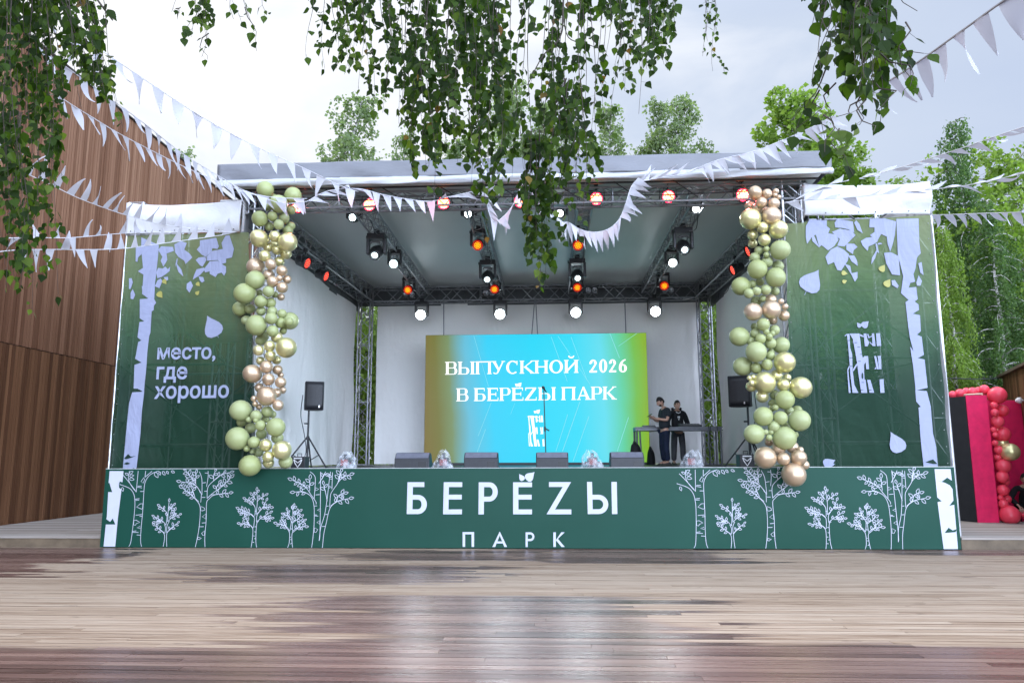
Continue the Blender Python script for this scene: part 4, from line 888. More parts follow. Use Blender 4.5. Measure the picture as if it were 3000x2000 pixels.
for i, (x, y, e) in enumerate([(1154, 773, E_WHT), (1970, 770, E_WHT)]):
    p = atZ(x, y, 6.28); moving_head('small white wash light low on the %s outer ceiling beam' % ('left' if i == 0 else 'right'), (p.x, p.y+.1, 6.28+.40), 0, R(20), E_SPOT if i == 0 else E_WSH, 1.0, .10, 'white wash lights under the ceiling')
for i, (x, y) in enumerate([(1233, 925), (1465, 923), (1687, 918), (1920, 915)]):
    p = atY(x, y, 22.2); moving_head('dazzling white light hanging above the screen, %s of four from the left' % ORD[i], (p.x, 22.35, p.z+.50), 0, R(14), E_WHT, 1.2, .118, 'dazzling lights in front of the back wall'); beam(t_last[0], (0, -.30, -.50), R(-19), (.86, .94, 1), 150, 44)
def blinder(label, p):
    t = thing('blinder_lamp', label, 'stage light', (p.x, 22.2, p.z), 0, 'unlit twin lamps on the back beam')
    m = MB(); m.bbox((-.20, .02, -.10), (.20, .10, .10)); m.build('box', lbk, t)
    for x in (-.095, .095):
        m = MB(); m.lathe([(.07, .0), (.085, -.03), (.085, .02)], 'Y', 18, (x, .0, 0)); m.build('bulb', simple('silver_bulb', (.45, .45, .48), .25, .6), t, True)
for i, (x, y) in enumerate([(1198, 862), (1433, 858), (1733, 850), (1957, 850)]): blinder('unlit twin silver bulbs on the back beam, %s of four from the left' % ORD[i], atY(x, y, 22.2))

rc = random.Random(9)
for i, x in enumerate((-3.82, -1.5, .76, 3.0, XL+.08, XR-.08)):
    zc = 6.58 if i < 4 else 6.18; m = MB(); y = YF+.6
    while y < YB-1.2:
        l = rc.uniform(.8, 1.5); P = [(x+.10, y, zc), (x+.12, y+l*.3, zc-rc.uniform(.06, .22)), (x+.08, y+l*.7, zc-rc.uniform(.06, .2)), (x+.10, y+l, zc)]; m.tube(smooth(P, 4), .009, 5); y += l
    tag(m.build('lamp_cable', lbk), 'black cable drooping in loops under the %s' % ['first ceiling beam from the left', 'second ceiling beam from the left', 'third ceiling beam from the left', 'fourth ceiling beam from the left', 'left side truss', 'right side truss'][i], 'cable', 'lamp cables along the trusses')

# ---------------------------------------------------------------- sound gear on the stage
spk = simple('black_speaker_grille', (.012, .013, .016), .5, 0, .3, 30); spk2 = simple('black_speaker_box', (.022, .023, .027), .45, 0, .2, 10)
def speaker(label, loc, rz, w=.40, h=.62, d=.36):
    t = thing('loudspeaker', label, 'loudspeaker', loc, rz, 'loudspeakers on tripods')
    m = MB(); pr = [(-w/2, -d/2), (w/2, -d/2), (w/2, 0), (w*.28, d/2), (-w*.28, d/2), (-w/2, 0)]
    n = len(pr); m.add([(x, y, z) for z in (0, h) for x, y in pr], [tuple(range(n-1, -1, -1)), tuple(range(n, 2*n))]+[(i, (i+1) % n, n+(i+1) % n, n+i) for i in range(n)]); bevel(m.build('cabinet', spk2, t), .015)
    m = MB(); m.grid(lambda u, v: (-w*.46+.92*w*u, -d/2-.004-.022*math.sin(math.pi*u), .02+(h-.04)*v), 12, 6); solid(m.build('grille', spk, t, True), .004)
    m = MB(); m.bbox((.09, -d/2-.034, .05), (.115, -d/2-.020, .10)); m.build('badge', simple('silver_badge', (.5, .5, .5), .3, .8), t); return t
def tripod(label, loc, h, rz=0):
    t = thing('speaker_tripod', label, 'speaker stand', loc, rz, 'loudspeaker tripods')
    m = MB(); m.tube([(0, 0, .10), (0, 0, h)], .022, 10); m.build('pole', spk2, t)
    m = MB(); m.lathe([(.035, .60), (.035, .68)], 'Z', 10); m.build('collar', spk2, t); m = MB(); m.tube([(0, 0, .95), (-.09, -.02, .95)], .018, 6); m.build('knob', spk2, t)
    for k in range(3):
        a = R(200+120*k); c, s = math.cos(a), math.sin(a)
        m = MB(); m.tube([(c*.03, s*.03, .64), (c*.52, s*.52, .015)], .017, 8); l = m.build('leg', spk2, t)
        m = MB(); m.tube([(c*.31, s*.31, .27), (0, 0, .12)], .010, 6); m.build('brace', spk2, t)
        m = MB(); m.lathe([(.026, 0), (.026, .03)], 'Z', 8, (c*.53, s*.53, .0)); m.build('rubber_foot', spk, l)
    return t
pL = atY(905, 1200, 16.2); pR = atY(2190, 1190, 16.3)
tripod('black tripod carrying the loudspeaker near the left garland', (pL.x, 16.2, DECK_Z), 1.30, .3); tripod('black tripod carrying the loudspeaker near the right garland', (pR.x, 16.3, DECK_Z), 1.30, -.5)
q = atY(918, 1202, 16.2); speaker('black loudspeaker on a tripod before the left side curtain', (q.x, 16.2, q.z), R(22)); q2 = atY(2172, 1192, 16.3); speaker('black loudspeaker on a tripod partly hidden by the right balloon garland', (q2.x, 16.3, q2.z), R(-24), .46, .66)
for x0, q, s in ((pL, q, -1), (pR, q2, 1)):
    m = MB(); m.tube(smooth([(x0.x+s*.18, q.y+.1, q.z+.35), (x0.x+s*.20, q.y+.08, q.z-.1), (x0.x+s*.10, q.y+.05, q.z-.5), (x0.x+s*.03, q.y, q.z-.9), (x0.x+s*.12, q.y-.1, DECK_Z+.02)], 6), .009, 5)
    tag(m.build('speaker_cable', spk2), 'thin black cable hanging from the %s loudspeaker' % ('left' if s < 0 else 'right'), 'cable', 'loudspeaker cables')
def wedge(label, x0, x1, ytop, hood):
    Yw = 14.75; a, b2 = atY(x0, ytop, Yw), atY(x1, ytop, Yw); w = b2.x-a.x; h = a.z-DECK_Z
    t = thing('stage_monitor', label, 'stage monitor', ((a.x+b2.x)/2, Yw, DECK_Z), 0, 'black wedge monitors along the stage edge')
    m = MB(); pr = [(0, 0), (0, h*.62), (.14, h), (.24, h*.97), (.46, .05), (.46, 0)]
    n = len(pr); m.add([(x, y, z) for x in (-w/2, w/2) for y, z in pr], [tuple(range(n-1, -1, -1)), tuple(range(n, 2*n))]+[(i, (i+1) % n, n+(i+1) % n, n+i) for i in range(n)]); bevel(m.build('cabinet', spk2, t), .012)
    m = MB(); m.poly([(-w*.46, .147, h+.003), (w*.46, .147, h+.003), (w*.46, .238, h*.975+.003), (-w*.46, .238, h*.975+.003)]); m.poly([(-w*.46, .262, h*.90), (w*.46, .262, h*.90), (w*.46, .452, .10), (-w*.46, .452, .10)]); solid(m.build('grille', spk, t), .004)
    m = MB(); m.bbox((w*.18, -.006, .03), (w*.42, -.001, .13)); m.build('connector_panel', simple('black_panel', (.006, .006, .007), .3), t)
    m = MB(); m.add([(-w*.47, .006, h*.64), (w*.47, .006, h*.64), (w*.47, .136, h*.985), (-w*.47, .136, h*.985)], [(0, 1, 2, 3)]); o = m.build('top_slope', simple('grey_sheen_panel', (.14, .145, .18), .4), t); o.location = (0, -.006, .006)
for (x0, x1, yt, l) in ((1156, 1258, 1326, 'leftmost black wedge monitor on the stage edge, nearest the left garland'), (1359, 1458, 1325, 'black wedge monitor under the В and Б of the screen text'), (1570, 1665, 1325, 'black wedge monitor right in front of the microphone stand'), (1788, 1887, 1324, 'rightmost black wedge monitor on the stage edge, beside the two men')): wedge(l, x0, x1, yt, 0)
# microphone stand
q = atY(1593, 1133, 16.4); t = thing('microphone_stand', 'slim black microphone stand in front of the cyan screen', 'microphone stand', (atY(1600, 1340, 16.4).x, 16.4, DECK_Z))
lx = q.x-t.location.x; hz = q.z-DECK_Z
m = MB(); m.lathe([(.13, 0), (.13, .015), (.03, .03)], 'Z', 18); m.build('base', spk2, t)
m = MB(); m.tube([(0, 0, .02), (lx*.5, 0, hz*.5), (lx, 0, hz-.06)], .011, 8); m.build('pole', spk2, t)
m = MB(); m.lathe([(.02, -.05), (.022, .05)], 'Z', 8, (lx*.48, 0, hz*.47)); m.tube([(lx*.48, 0, hz*.48), (lx*.48+.09, -.02, hz*.45)], .016, 6); m.build('height_clutch', spk2, t)
m = MB(); m.lathe([(.010, -.12), (.016, -.02), (.030, .0), (.032, .03), (.018, .055)], 'Z', 12, (lx, 0, hz-.03), Euler((R(35), R(-35), 0)).to_matrix()); m.build('microphone', spk, t, True)
# the small black boxes with the arrow-heart emblem
emw = simple('white_emblem', (.75, .75, .75), .5)
def fx_box(label, x0, x1, y0, Yw):
    a, b2 = atY(x0, y0, Yw), atY(x1, y0, Yw); w = b2.x-a.x; h = a.z-DECK_Z
    t = thing('effect_machine', label, 'effect machine', ((a.x+b2.x)/2, Yw, DECK_Z), 0, 'black boxes with a white emblem')
    m = MB(); m.bbox((-w/2, 0, 0), (w/2, .3, h)); bevel(m.build('case', spk2, t), .01); s = w*.30
    m = MB(); m.tube([(-s*.5, .1, h), (-s*.5, .1, h+.06), (s*.5, .1, h+.06), (s*.5, .1, h)], .008, 6); m.build('carry_handle', spk, t)
    A = Art(0, .003); cz = h*.54
    A.poly([(-s, cz+s*1.05), (s, cz+s*1.05), (s, cz+s*.78), (-s, cz+s*.78)])
    A.line([(-s*.95, cz+s*.6), (0, cz-s*.15), (s*.95, cz+s*.6)], .018); A.line([(-s, cz+s*.6), (-s*.7, cz-s*.2), (0, cz-s*1.2), (s*.7, cz-s*.2), (s, cz+s*.6)], .018)
    A.m.build('emblem', emw, t)
fx_box('black box with white arrow emblem at the foot of the left tripod', 853, 893, 1337, 14.9); fx_box('black box with white arrow emblem beside the lowest right balloons', 2166, 2210, 1330, 15.1)
# spark machines wrapped in clear plastic bags
pl = Mat('clear_plastic_bag', (.80, .84, .9), .18, 0, .6); pl.bump(pl.noise(14, 4, .6), .5, .02)
tr = pl.node('ShaderNodeBsdfTransparent'); mx_ = pl.node('ShaderNodeMixShader'); fz = pl.noise(9, 4, .6).step(.38, .68); pl.L(fz*.36+.07, mx_.inputs[0]); pl.L(tr.outputs[0], mx_.inputs[1]); pl.L(pl.b.outputs[0], mx_.inputs[2]); pl.L(mx_.outputs[0], pl.t.nodes['Material Output'].inputs[0])
emr = simple('red_machine_panel', (.22, .035, .03), .4)
def wrapped(label, x, ytop, Yw, wide, seed):
    p = atY(x, ytop, Yw); h = p.z-DECK_Z; t = thing('spark_machine', label, 'effect machine', (p.x, Yw, DECK_Z), 0, 'plastic wrapped machines along the stage edge')
    m = MB(); m.bbox((-.11, -.09, 0), (.11, .10, .03)); m.bbox((-.095, -.075, .03), (.095, .085, .21)); m.bbox((-.145, -.02, .10), (-.097, .02, .13)); m.bbox((.097, -.02, .10), (.145, .02, .13)); bevel(m.build('machine_body', spk2, t), .008)
    m = MB(); m.poly([(-.07, -.079, .06), (.07, -.079, .06), (.07, -.079, .18), (-.07, -.079, .18)]); m.build('front_panel', emr, t)
    m = MB(); m.bbox((-.028, -.028, .21), (.028, .028, h-.03)); m.build('nozzle', spk, t)
    rr = random.Random(seed); ph = [rr.random()*6.3 for _ in range(6)]; m = MB()
    def fn(u, v):
        a = u*2*math.pi; r = (.15*(1-v)**.8+.045+.03*wide*math.sin(v*3.1))*(1+.16*math.sin(3*a+ph[0]+v*3)+.10*math.sin(7*a+ph[1]-v*6)+.06*math.sin(13*a+ph[2]+v*9))
        ox = wide*.10*v*math.sin(ph[3])
        return (ox+r*math.cos(a)*(1+wide*.55*(math.cos(a) > 0)*v), r*math.sin(a)*.8, .004+(h+.02)*v+.02*math.sin(5*a+ph[4])*v)
    m.grid(fn, 44, 16); m.build('plastic_bag', pl.m, t, True)
wrapped('machine in a crumpled clear plastic bag near the left tower, leftmost of four', 1012, 1325, 14.8, .5, 1); wrapped('machine in a narrow pointed plastic bag between the two left wedges', 1300, 1322, 14.8, .15, 5)
wrapped('machine with a red panel in a clear bag before the screen', 1735, 1322, 14.8, .75, 9); wrapped('machine in a wide flapping plastic bag below the two men', 2022, 1322, 14.8, .9, 12)
for i, (xa, xb2, y) in enumerate([(1235, 1280, 1376), (1745, 1830, 1372)]):
    a, b2 = atZ(xa, y, DECK_Z), atZ(xb2, y, DECK_Z); m = MB(); m.tube(smooth([(a.x, 14.85, DECK_Z+.012), ((a.x+b2.x)/2, 14.95, DECK_Z+.015), (b2.x+.4, 14.8, DECK_Z+.012), (b2.x+.9, 15.2, DECK_Z+.012)]), .011, 6); tag(m.build('floor_cable', spk2), 'black cable on the stage floor beside the %s wedge' % ('leftmost' if i == 0 else 'rightmost'), 'cable', 'cables on the stage floor')
# mixing table of truss and boards
TY = 19.9; a, b2 = atY(1862, 1250, TY), atY(2115, 1250, TY); tw_ = b2.x-a.x; th = a.z-DECK_Z
t = thing('mixing_table', 'grey metal table with mixing gear next to the two men', 'table', ((a.x+b2.x)/2, TY, DECK_Z))
gm = simple('grey_table_metal', (.16, .165, .18), .45, .5)
m = MB(); m.bbox((-tw_/2, 0, th-.10), (tw_/2, .65, th)); m.bbox((-tw_/2-.02, -.02, th-.035), (tw_/2+.02, -.001, th-.005)); m.bbox((-tw_/2-.02, -.02, th-.10), (tw_/2+.02, -.001, th-.075)); bevel(m.build('table_top', gm, t), .005)
for x in (-tw_/2+.03, tw_/2-.03):
    for y in (.03, .6):
        m = MB(); m.tube([(x, y, 0), (x, y, th-.1)], .027, 8); m.build('leg', gm, t)
for x in (-tw_/2+.14, tw_/2-.32):
    m = MB(); m.tube([(x, .05, 0), (x-.03, .05, th-.1)], .024, 8); m.build('leg', gm, t)
def gear(name, label, x0, x1, y0, dz, dd=.35):
    a = atY(x0, y0, TY+.15); b3 = atY(x1, y0, TY+.15); tz = DECK_Z+th
    t = thing(name, label, 'mixing gear', ((a.x+b3.x)/2, TY+.15, tz)); w = b3.x-a.x
    m = MB(); m.add([(x, y, z) for x in (-w/2, w/2) for y, z in ((0, 0), (dd, 0), (dd, dz), (0, dz*.45))], [(3, 2, 1, 0), (4, 5, 6, 7), (0, 1, 5, 4), (1, 2, 6, 5), (2, 3, 7, 6), (3, 0, 4, 7)]); bevel(m.build('case', spk2, t), .006)
    m = MB()
    for i in range(7):
        for j in range(3):
            m.lathe([(.012, 0), (.010, .018)], 'Z', 8, (-w*.42+w*.84*i/6, .06+j*.1, dz*.45+dz*.55*(.06+j*.1)/dd))
    m.build('knobs', simple('grey_knobs', (.2, .2, .21), .4), t)
gear('mixing_console', 'flat black mixing console at the right part of the grey table', 1992, 2056, 1237, .10); gear('control_surface', 'low black controller at the left part of the grey table', 1885, 1922, 1242, .05)
for i in range(5):
    x = 1.0-.1
m = MB()
for k, (xa, xb2) in enumerate([(2076, 2090), (2082, 2078), (2100, 2112)]):
    p = atY(xa, 1246, TY-.05); q = atY(xb2, 1362, TY-.05); m.tube(smooth([(p.x, TY-.04-k*.01, p.z), ((p.x*.4+q.x*.6), TY-.05-k*.01, (p.z+q.z)/2), (q.x, TY-.06-k*.01, DECK_Z+.012)]), .009, 5)
tag(m.build('cable_bundle', spk2), 'black cables hanging down the right end of the grey table', 'cable')
def bag(label, x0, x1, y0, Yw, name, pts):
    a, b2 = atY(x0, y0, Yw), atY(x1, y0, Yw); w = b2.x-a.x; h = a.z-DECK_Z; t = thing(name, label, 'bag', ((a.x+b2.x)/2, Yw, DECK_Z))
    m = MB()
    def fn(u, v):
        an = u*2*math.pi; k = pts(v); return (w/2*k*math.cos(an)*(1+.06*math.sin(3*an+v*4)), .16*k*math.sin(an), h*v*(1+.05*math.sin(2*an)*v))
    m.grid(fn, 24, 12); m.build('bag_body', simple('black_nylon', (.008, .008, .010), .7, 0, .3, 6, .3, .3), t, True)
    m = MB(); m.tube(smooth([(-w*.2, -.02, h*.92), (-w*.12, -.03, h*1.08), (w*.05, -.02, h*1.02), (w*.12, 0, h*.92)]), .014, 6); m.build('carry_loop', spk, t)
bag('black backpack on the stage floor at the right end of the screen', 1842, 1880, 1298, 19.3, 'backpack', lambda v: (1-.45*v**2)*min(1, .2+(1-v)*9))
bag('black domed case leaning behind the men beside the screen', 1894, 1918, 1312, 21.4, 'equipment_case', lambda v: math.sqrt(max(.02, 1-v**3)))
# ---------------------------------------------------------------- balloon garlands
def bal_mat(name, c0, c1, rough, metal, coat=0):
    b = Mat(name, c0, rough, metal, .5); isl = S(b.t, b.node('ShaderNodeObjectInfo').outputs['Random']); b.color(b.mix(isl, c0, c1)); b.rough(b.noise(3, 2)*.12+rough-.06)
    return b.m
BM = {'m': bal_mat('olive_latex', (.30, .335, .135), (.345, .385, .185), .40, 0), 'c': bal_mat('green_gold_chrome', (.66, .62, .30), (.74, .69, .37), .33, .65), 'r': bal_mat('rose_gold_chrome', (.58, .43, .28), (.64, .49, .35), .36, .6),
      'k': bal_mat('coral_red_latex', (.84, .050, .090), (.88, .075, .12), .36, 0)}
knot_m = BM
def balloon_mesh(kind):
    prof = []
    for i in range(21):
        th = math.pi*i/20; r = math.sin(th); z = -math.cos(th)
        if z < 0: z *= 1.09; r *= 1-.05*(z*z)
        prof.append((max(.004, r), z))
    prof = [(.055, -1.17), (.03, -1.13), (.05, -1.095)]+prof[1:]
    m = MB(); m.lathe(prof, 'Z', 28); me = m.build('balloon', BM[kind], None, True); d = me.data; bpy.data.objects.remove(me); return d
BMESH = {k: balloon_mesh(k) for k in BM}
rbn = random.Random(4)
def garland(name, label, loc, items, Y0, cat='balloon garland', group=None):
    t = thing(name, label, cat, loc, 0, group); L = Vector(loc)
    for (px, py, r, k, d) in items:
        Yb = Y0+d; p = atY(px, py, Yb); rr = r*Yb/2235
        o = bpy.data.objects.new('balloon', BMESH[k]); COL.objects.link(o); o.parent = t; o.location = p-L
        inw = Vector((L.x-p.x, .55, rbn.uniform(-.25, .25))).normalized()          # knots point into the cluster
        o.rotation_euler = (-inw).to_track_quat('Z', 'Y').to_euler(); sq = rbn.uniform(.97, 1.09); o.scale = (rr/math.sqrt(sq), rr/math.sqrt(sq), rr*sq)
    return t
def lay(off, rows):
    D = {0: 0.0, 1: .17, 2: .34}; return [(off[0]+x/5.227, off[1]+y/5.227, r/5.227, k, D[l]+rbn.uniform(-.03, .03)) for x, y, r, k, l in rows]
GL = lay((650, 500), [(665, 290, 140, 'm', 1), (1090, 380, 140, 'm', 1), (870, 510, 148, 'm', 0), (690, 540, 80, 'm', 1), (580, 735, 130, 'm', 0), (775, 700, 82, 'm', 0), (950, 730, 95, 'm', 1), (870, 825, 85, 'm', 0), (725, 855, 75, 'm', 1), (1010, 920, 85, 'm', 2), (1060, 850, 70, 'm', 2), (1060, 600, 80, 'm', 2), (570, 1035, 150, 'c', 0), (810, 1005, 95, 'c', 0), (1010, 1095, 155, 'c', 0), (670, 1030, 45, 'c', 0), (710, 1065, 30, 'c', 0), (705, 1175, 75, 'c', 1), (845, 1210, 85, 'c', 1), (655, 1305, 95, 'c', 0), (980, 1270, 95, 'c', 2), (880, 1390, 85, 'c', 2), (515, 1470, 145, 'r', 1), (750, 1435, 92, 'r', 0), (920, 1530, 92, 'r', 0), (780, 420, 80, 'm', 2), (800, 1130, 80, 'c', 2)])
GL += lay((650, 760), [(510, 315, 155, 'm', 0), (720, 240, 92, 'r', 1), (775, 340, 95, 'r', 0), (882, 285, 52, 'r', 0), (1000, 305, 72, 'r', 1), (925, 430, 90, 'r', 0), (905, 575, 60, 'r', 2), (350, 520, 172, 'm', 0), (715, 490, 92, 'm', 0), (570, 510, 55, 'm', 2), (815, 540, 55, 'm', 2), (595, 640, 100, 'm', 0), (745, 665, 85, 'm', 1), (270, 755, 115, 'm', 2), (430, 755, 80, 'm', 2), (600, 790, 78, 'm', 1), (770, 800, 85, 'm', 1), (920, 830, 75, 'm', 1), (1040, 940, 145, 'm', 2), (1030, 955, 70, 'm', 0), (755, 900, 98, 'm', 0), (900, 970, 88, 'm', 1), (370, 930, 75, 'm', 2), (525, 1005, 168, 'm', 0), (775, 1095, 97, 'm', 0), (940, 1090, 60, 'm', 2), (845, 1190, 92, 'c', 1), (630, 1180, 90, 'm', 2), (985, 1350, 165, 'c', 0), (730, 1325, 90, 'c', 0), (560, 1390, 85, 'c', 0), (745, 1475, 88, 'c', 0), (590, 1240, 80, 'm', 2)])
GL += lay((650, 1020), [(590, 190, 70, 'c', 1), (840, 180, 70, 'c', 2), (680, 285, 102, 'r', 0), (465, 390, 150, 'r', 0), (855, 330, 80, 'r', 1), (715, 475, 100, 'r', 0), (900, 520, 88, 'r', 0), (900, 410, 50, 'r', 2), (575, 600, 75, 'r', 1), (685, 730, 152, 'r', 0), (840, 680, 75, 'r', 1), (930, 640, 60, 'r', 2), (490, 770, 48, 'r', 0), (510, 850, 45, 'r', 0), (570, 895, 48, 'r', 1), (860, 870, 88, 'r', 0), (285, 950, 167, 'm', 0), (525, 1030, 92, 'm', 0), (695, 970, 95, 'm', 1), (415, 1090, 52, 'm', 0), (515, 1100, 42, 'm', 0), (590, 1180, 85, 'm', 0), (825, 1205, 150, 'm', 0), (775, 1010, 60, 'm', 2), (670, 1080, 60, 'm', 2), (300, 1130, 75, 'm', 2), (440, 1220, 85, 'm', 2), (605, 1310, 85, 'm', 2), (235, 1380, 180, 'm', 0)])
GL += lay((650, 1140), [(490, 810, 97, 'm', 0), (670, 855, 102, 'c', 0), (850, 740, 95, 'm', 2), (920, 930, 148, 'c', 0), (380, 905, 52, 'm', 0), (465, 950, 45, 'm', 1), (560, 960, 75, 'm', 2), (710, 1035, 90, 'c', 0), (430, 1165, 172, 'm', 0), (975, 1105, 110, 'm', 1), (715, 1120, 90, 'c', 1)])
garland('balloon_garland', 'tall garland of olive, green gold and bronze balloons on the left of the stage', (atY(770, 1100, 13.9).x, 13.95, 1.44), GL, 13.68, group='balloon garlands framing the stage')
GR = lay((2100, 520), [(585, 235, 115, 'r', 0), (770, 250, 82, 'r', 0), (905, 212, 50, 'r', 0), (888, 270, 42, 'r', 0), (950, 300, 38, 'r', 0), (685, 385, 92, 'r', 0), (875, 400, 92, 'r', 0), (510, 440, 85, 'r', 2), (625, 475, 88, 'r', 1), (515, 635, 168, 'c', 0), (840, 590, 152, 'r', 0), (945, 800, 148, 'c', 0), (700, 765, 92, 'c', 0), (730, 955, 102, 'c', 0), (550, 880, 88, 'c', 1), (550, 1010, 75, 'c', 2), (970, 1110, 160, 'm', 0), (760, 1095, 50, 'm', 0), (760, 1185, 50, 'm', 0), (645, 1120, 72, 'm', 1), (580, 1230, 85, 'm', 1), (770, 1290, 90, 'm', 1), (935, 1360, 95, 'm', 2), (620, 1405, 152, 'm', 0), (900, 1530, 160, 'm', 0), (740, 520, 80, 'r', 2)])
GR += lay((2100, 760), [(370, 408, 148, 'm', 1), (545, 375, 62, 'm', 1), (660, 345, 65, 'm', 2), (490, 520, 78, 'm', 0), (610, 485, 72, 'm', 0), (750, 465, 85, 'm', 0), (890, 490, 70, 'm', 2), (600, 640, 80, 'm', 2), (700, 600, 58, 'm', 1), (830, 620, 90, 'r', 1), (555, 800, 142, 'r', 0), (835, 770, 150, 'r', 0), (985, 640, 45, 'r', 0), (1045, 725, 52, 'r', 0), (1030, 860, 85, 'r', 1), (860, 930, 70, 'r', 2), (710, 995, 105, 'm', 0), (885, 1080, 82, 'm', 1), (590, 1130, 80, 'm', 1), (580, 1030, 60, 'm', 2), (755, 1105, 52, 'm', 0), (850, 1135, 48, 'm', 0), (800, 1180, 57, 'm', 0), (670, 1215, 80, 'm', 0), (520, 1250, 72, 'm', 1), (345, 1180, 155, 'm', 1), (820, 1280, 90, 'm', 1), (985, 1310, 130, 'm', 2), (600, 1415, 160, 'm', 0), (820, 1475, 75, 'm', 1), (830, 1420, 58, 'm', 2)])
GR += lay((2100, 1000), [(1040, 320, 165, 'c', 0), (400, 380, 150, 'm', 2), (770, 355, 90, 'm', 0), (605, 405, 90, 'm', 1), (735, 630, 170, 'c', 0), (915, 520, 88, 'c', 1), (1075, 555, 65, 'c', 2), (1020, 665, 100, 'c', 0), (1285, 705, 168, 'c', 0), (500, 560, 40, 'c', 0), (560, 545, 42, 'c', 0), (540, 635, 52, 'c', 0), (525, 690, 80, 'c', 1), (695, 840, 100, 'c', 1), (885, 815, 78, 'm', 2), (1040, 890, 147, 'm', 0), (850, 950, 65, 'm', 2), (845, 1025, 50, 'm', 1), (900, 1010, 48, 'm', 0), (710, 1145, 150, 'm', 0), (975, 1170, 108, 'm', 0), (1230, 1060, 80, 'm', 2), (1110, 1060, 70, 'm', 2), (1265, 1205, 165, 'm', 0), (870, 1300, 92, 'm', 0), (1050, 1310, 75, 'm', 2), (745, 1385, 47, 'm', 0), (830, 1385, 42, 'm', 0), (800, 1470, 52, 'm', 0), (570, 1415, 155, 'm', 0), (1035, 1475, 178, 'm', 0)])
GR += lay((2100, 1160), [(1200, 590, 50, 'm', 2), (800, 700, 65, 'r', 2), (740, 940, 168, 'r', 0), (945, 800, 105, 'r', 1), (1160, 780, 92, 'r', 1), (1280, 820, 50, 'r', 0), (1020, 960, 98, 'r', 0), (1255, 940, 120, 'r', 0), (1340, 1050, 75, 'r', 2), (1180, 1200, 180, 'r', 0)])
garland('balloon_garland', 'tall garland of bronze, green gold and olive balloons on the right of the stage', (atY(2280, 1100, 13.9).x, 13.95, 1.44), GR, 13.68, group='balloon garlands framing the stage')

# ---------------------------------------------------------------- pink and black photo booth with red balloons
fab = simple('pink_velvet', (.80, .022, .115), .62, 0, .12, 5, .3); fbk = simple('black_velvet', (.010, .010, .012), .8, 0, .3, 5)
A_ = atZ(2866, 1530, PLAT_Z); B_ = atZ(2932, 1530, PLAT_Z); D_ = atZ(2815, 1526, PLAT_Z)
ez = atY(2870, 1157, A_.y).z
bo = thing('photo_booth_wall', 'pink and black velvet photo stand on the right platform', 'photo stand', (A_.x, A_.y, PLAT_Z)); H_ = ez-PLAT_Z
w1 = .45; sid = Vector((-.24, .62, 0))
m = MB(); P0 = Vector((0, 0, 0)); P1 = Vector((w1, 0, 0)); P2 = P1+sid; P3 = P0+sid
def prism(m, ps, z0, z1, mi=0):
    n = len(ps); m.add([(p[0], p[1], z0) for p in ps]+[(p[0], p[1], z1) for p in ps], [tuple(range(n-1, -1, -1)), tuple(range(n, 2*n))]+[(i, (i+1) % n, n+(i+1) % n, n+i) for i in range(n)], mi)
m = MB(); prism(m, [P0, P1, P1+Vector((0, .03, 0)), P0+Vector((0, .03, 0))], 0, H_); m.build('pink_face', fab, bo)
m = MB(); prism(m, [P0+Vector((-.012, .035, 0)), P0+Vector((.02, .035, 0)), P3+Vector((.02, 0, 0)), P3+Vector((-.012, 0, 0))], .01, H_-.02); m.build('black_side', fbk, bo)
m = MB(); prism(m, [P1+Vector((-.03, .035, 0)), P1+Vector((0, .035, 0)), P2, P2+Vector((-.03, 0, 0))], 0, H_); m.build('pink_side', fab, bo)
m = MB(); q0 = P0+Vector((-.03, .04, 0)); m.tube([q0+Vector((.42, 0, H_+.03)), P3+Vector((-.25, .3, H_+.03))], .022, 4); m.tube([q0+Vector((.40, 0, H_+.02)), q0+Vector((.40, 0, H_-.1))], .022, 4); m.build('timber_frame', simple('pale_batten', (.55, .45, .33), .6), bo)
m = MB(); prism(m, [P3+Vector((0, .0, 0)), P3+Vector((2.6, .5, 0)), P3+Vector((2.6, .54, 0)), P3+Vector((0, .04, 0))], 0, H_-.05); m.build('pink_back', fab, bo)
zE = lambda zx, zy, r, k='k', d=0: (2740+zx/2.75, 1050+zy/2.75, r/2.75, k, d)
GK = [zE(500, 297, 70), zE(475, 378, 31, d=-.05), (2915, 1208, 11, 'k', -.1), zE(535, 420, 50, d=.1), zE(503, 508, 46), zE(540, 610, 60, d=.1), zE(470, 575, 25), zE(485, 615, 22, d=-.1), zE(482, 680, 24, d=-.1), zE(600, 752, 72, 'c', -.1), zE(540, 680, 45, 'c', .15), zE(510, 735, 34, d=-.05), zE(505, 795, 28), zE(548, 862, 56), zE(540, 952, 47), zE(560, 990, 35, d=.12), zE(545, 1060, 45), zE(575, 1130, 35, d=.1), zE(548, 1172, 38, d=-.05), zE(525, 1120, 22), zE(600, 1258, 75, d=-.1), zE(705, 1252, 28, d=.1),
      zE(395, 250, 38, d=.25), zE(300, 270, 40, d=.3), zE(200, 282, 38, d=.35), zE(250, 268, 34, d=.4), zE(345, 258, 30, d=.35), zE(140, 290, 30, d=.4)]
garland('red_balloon_garland', 'column of coral red balloons with a gold one beside the pink stand', (B_.x+.25, A_.y+.1, PLAT_Z), GK, A_.y+.05)
m = MB(); p = atZ(2960, 1525, PLAT_Z); m.grid(lambda u, v: (p.x-.25+1.5*u, p.y-.15+.9*v, PLAT_Z+.008+.012*math.sin(u*9)*math.sin(v*7)+.02*v), 20, 14); tag(solid(m.build('pink_floor_cloth', fab, None, True), .004), 'pink cloth spread on the platform beside the red balloons', 'cloth')
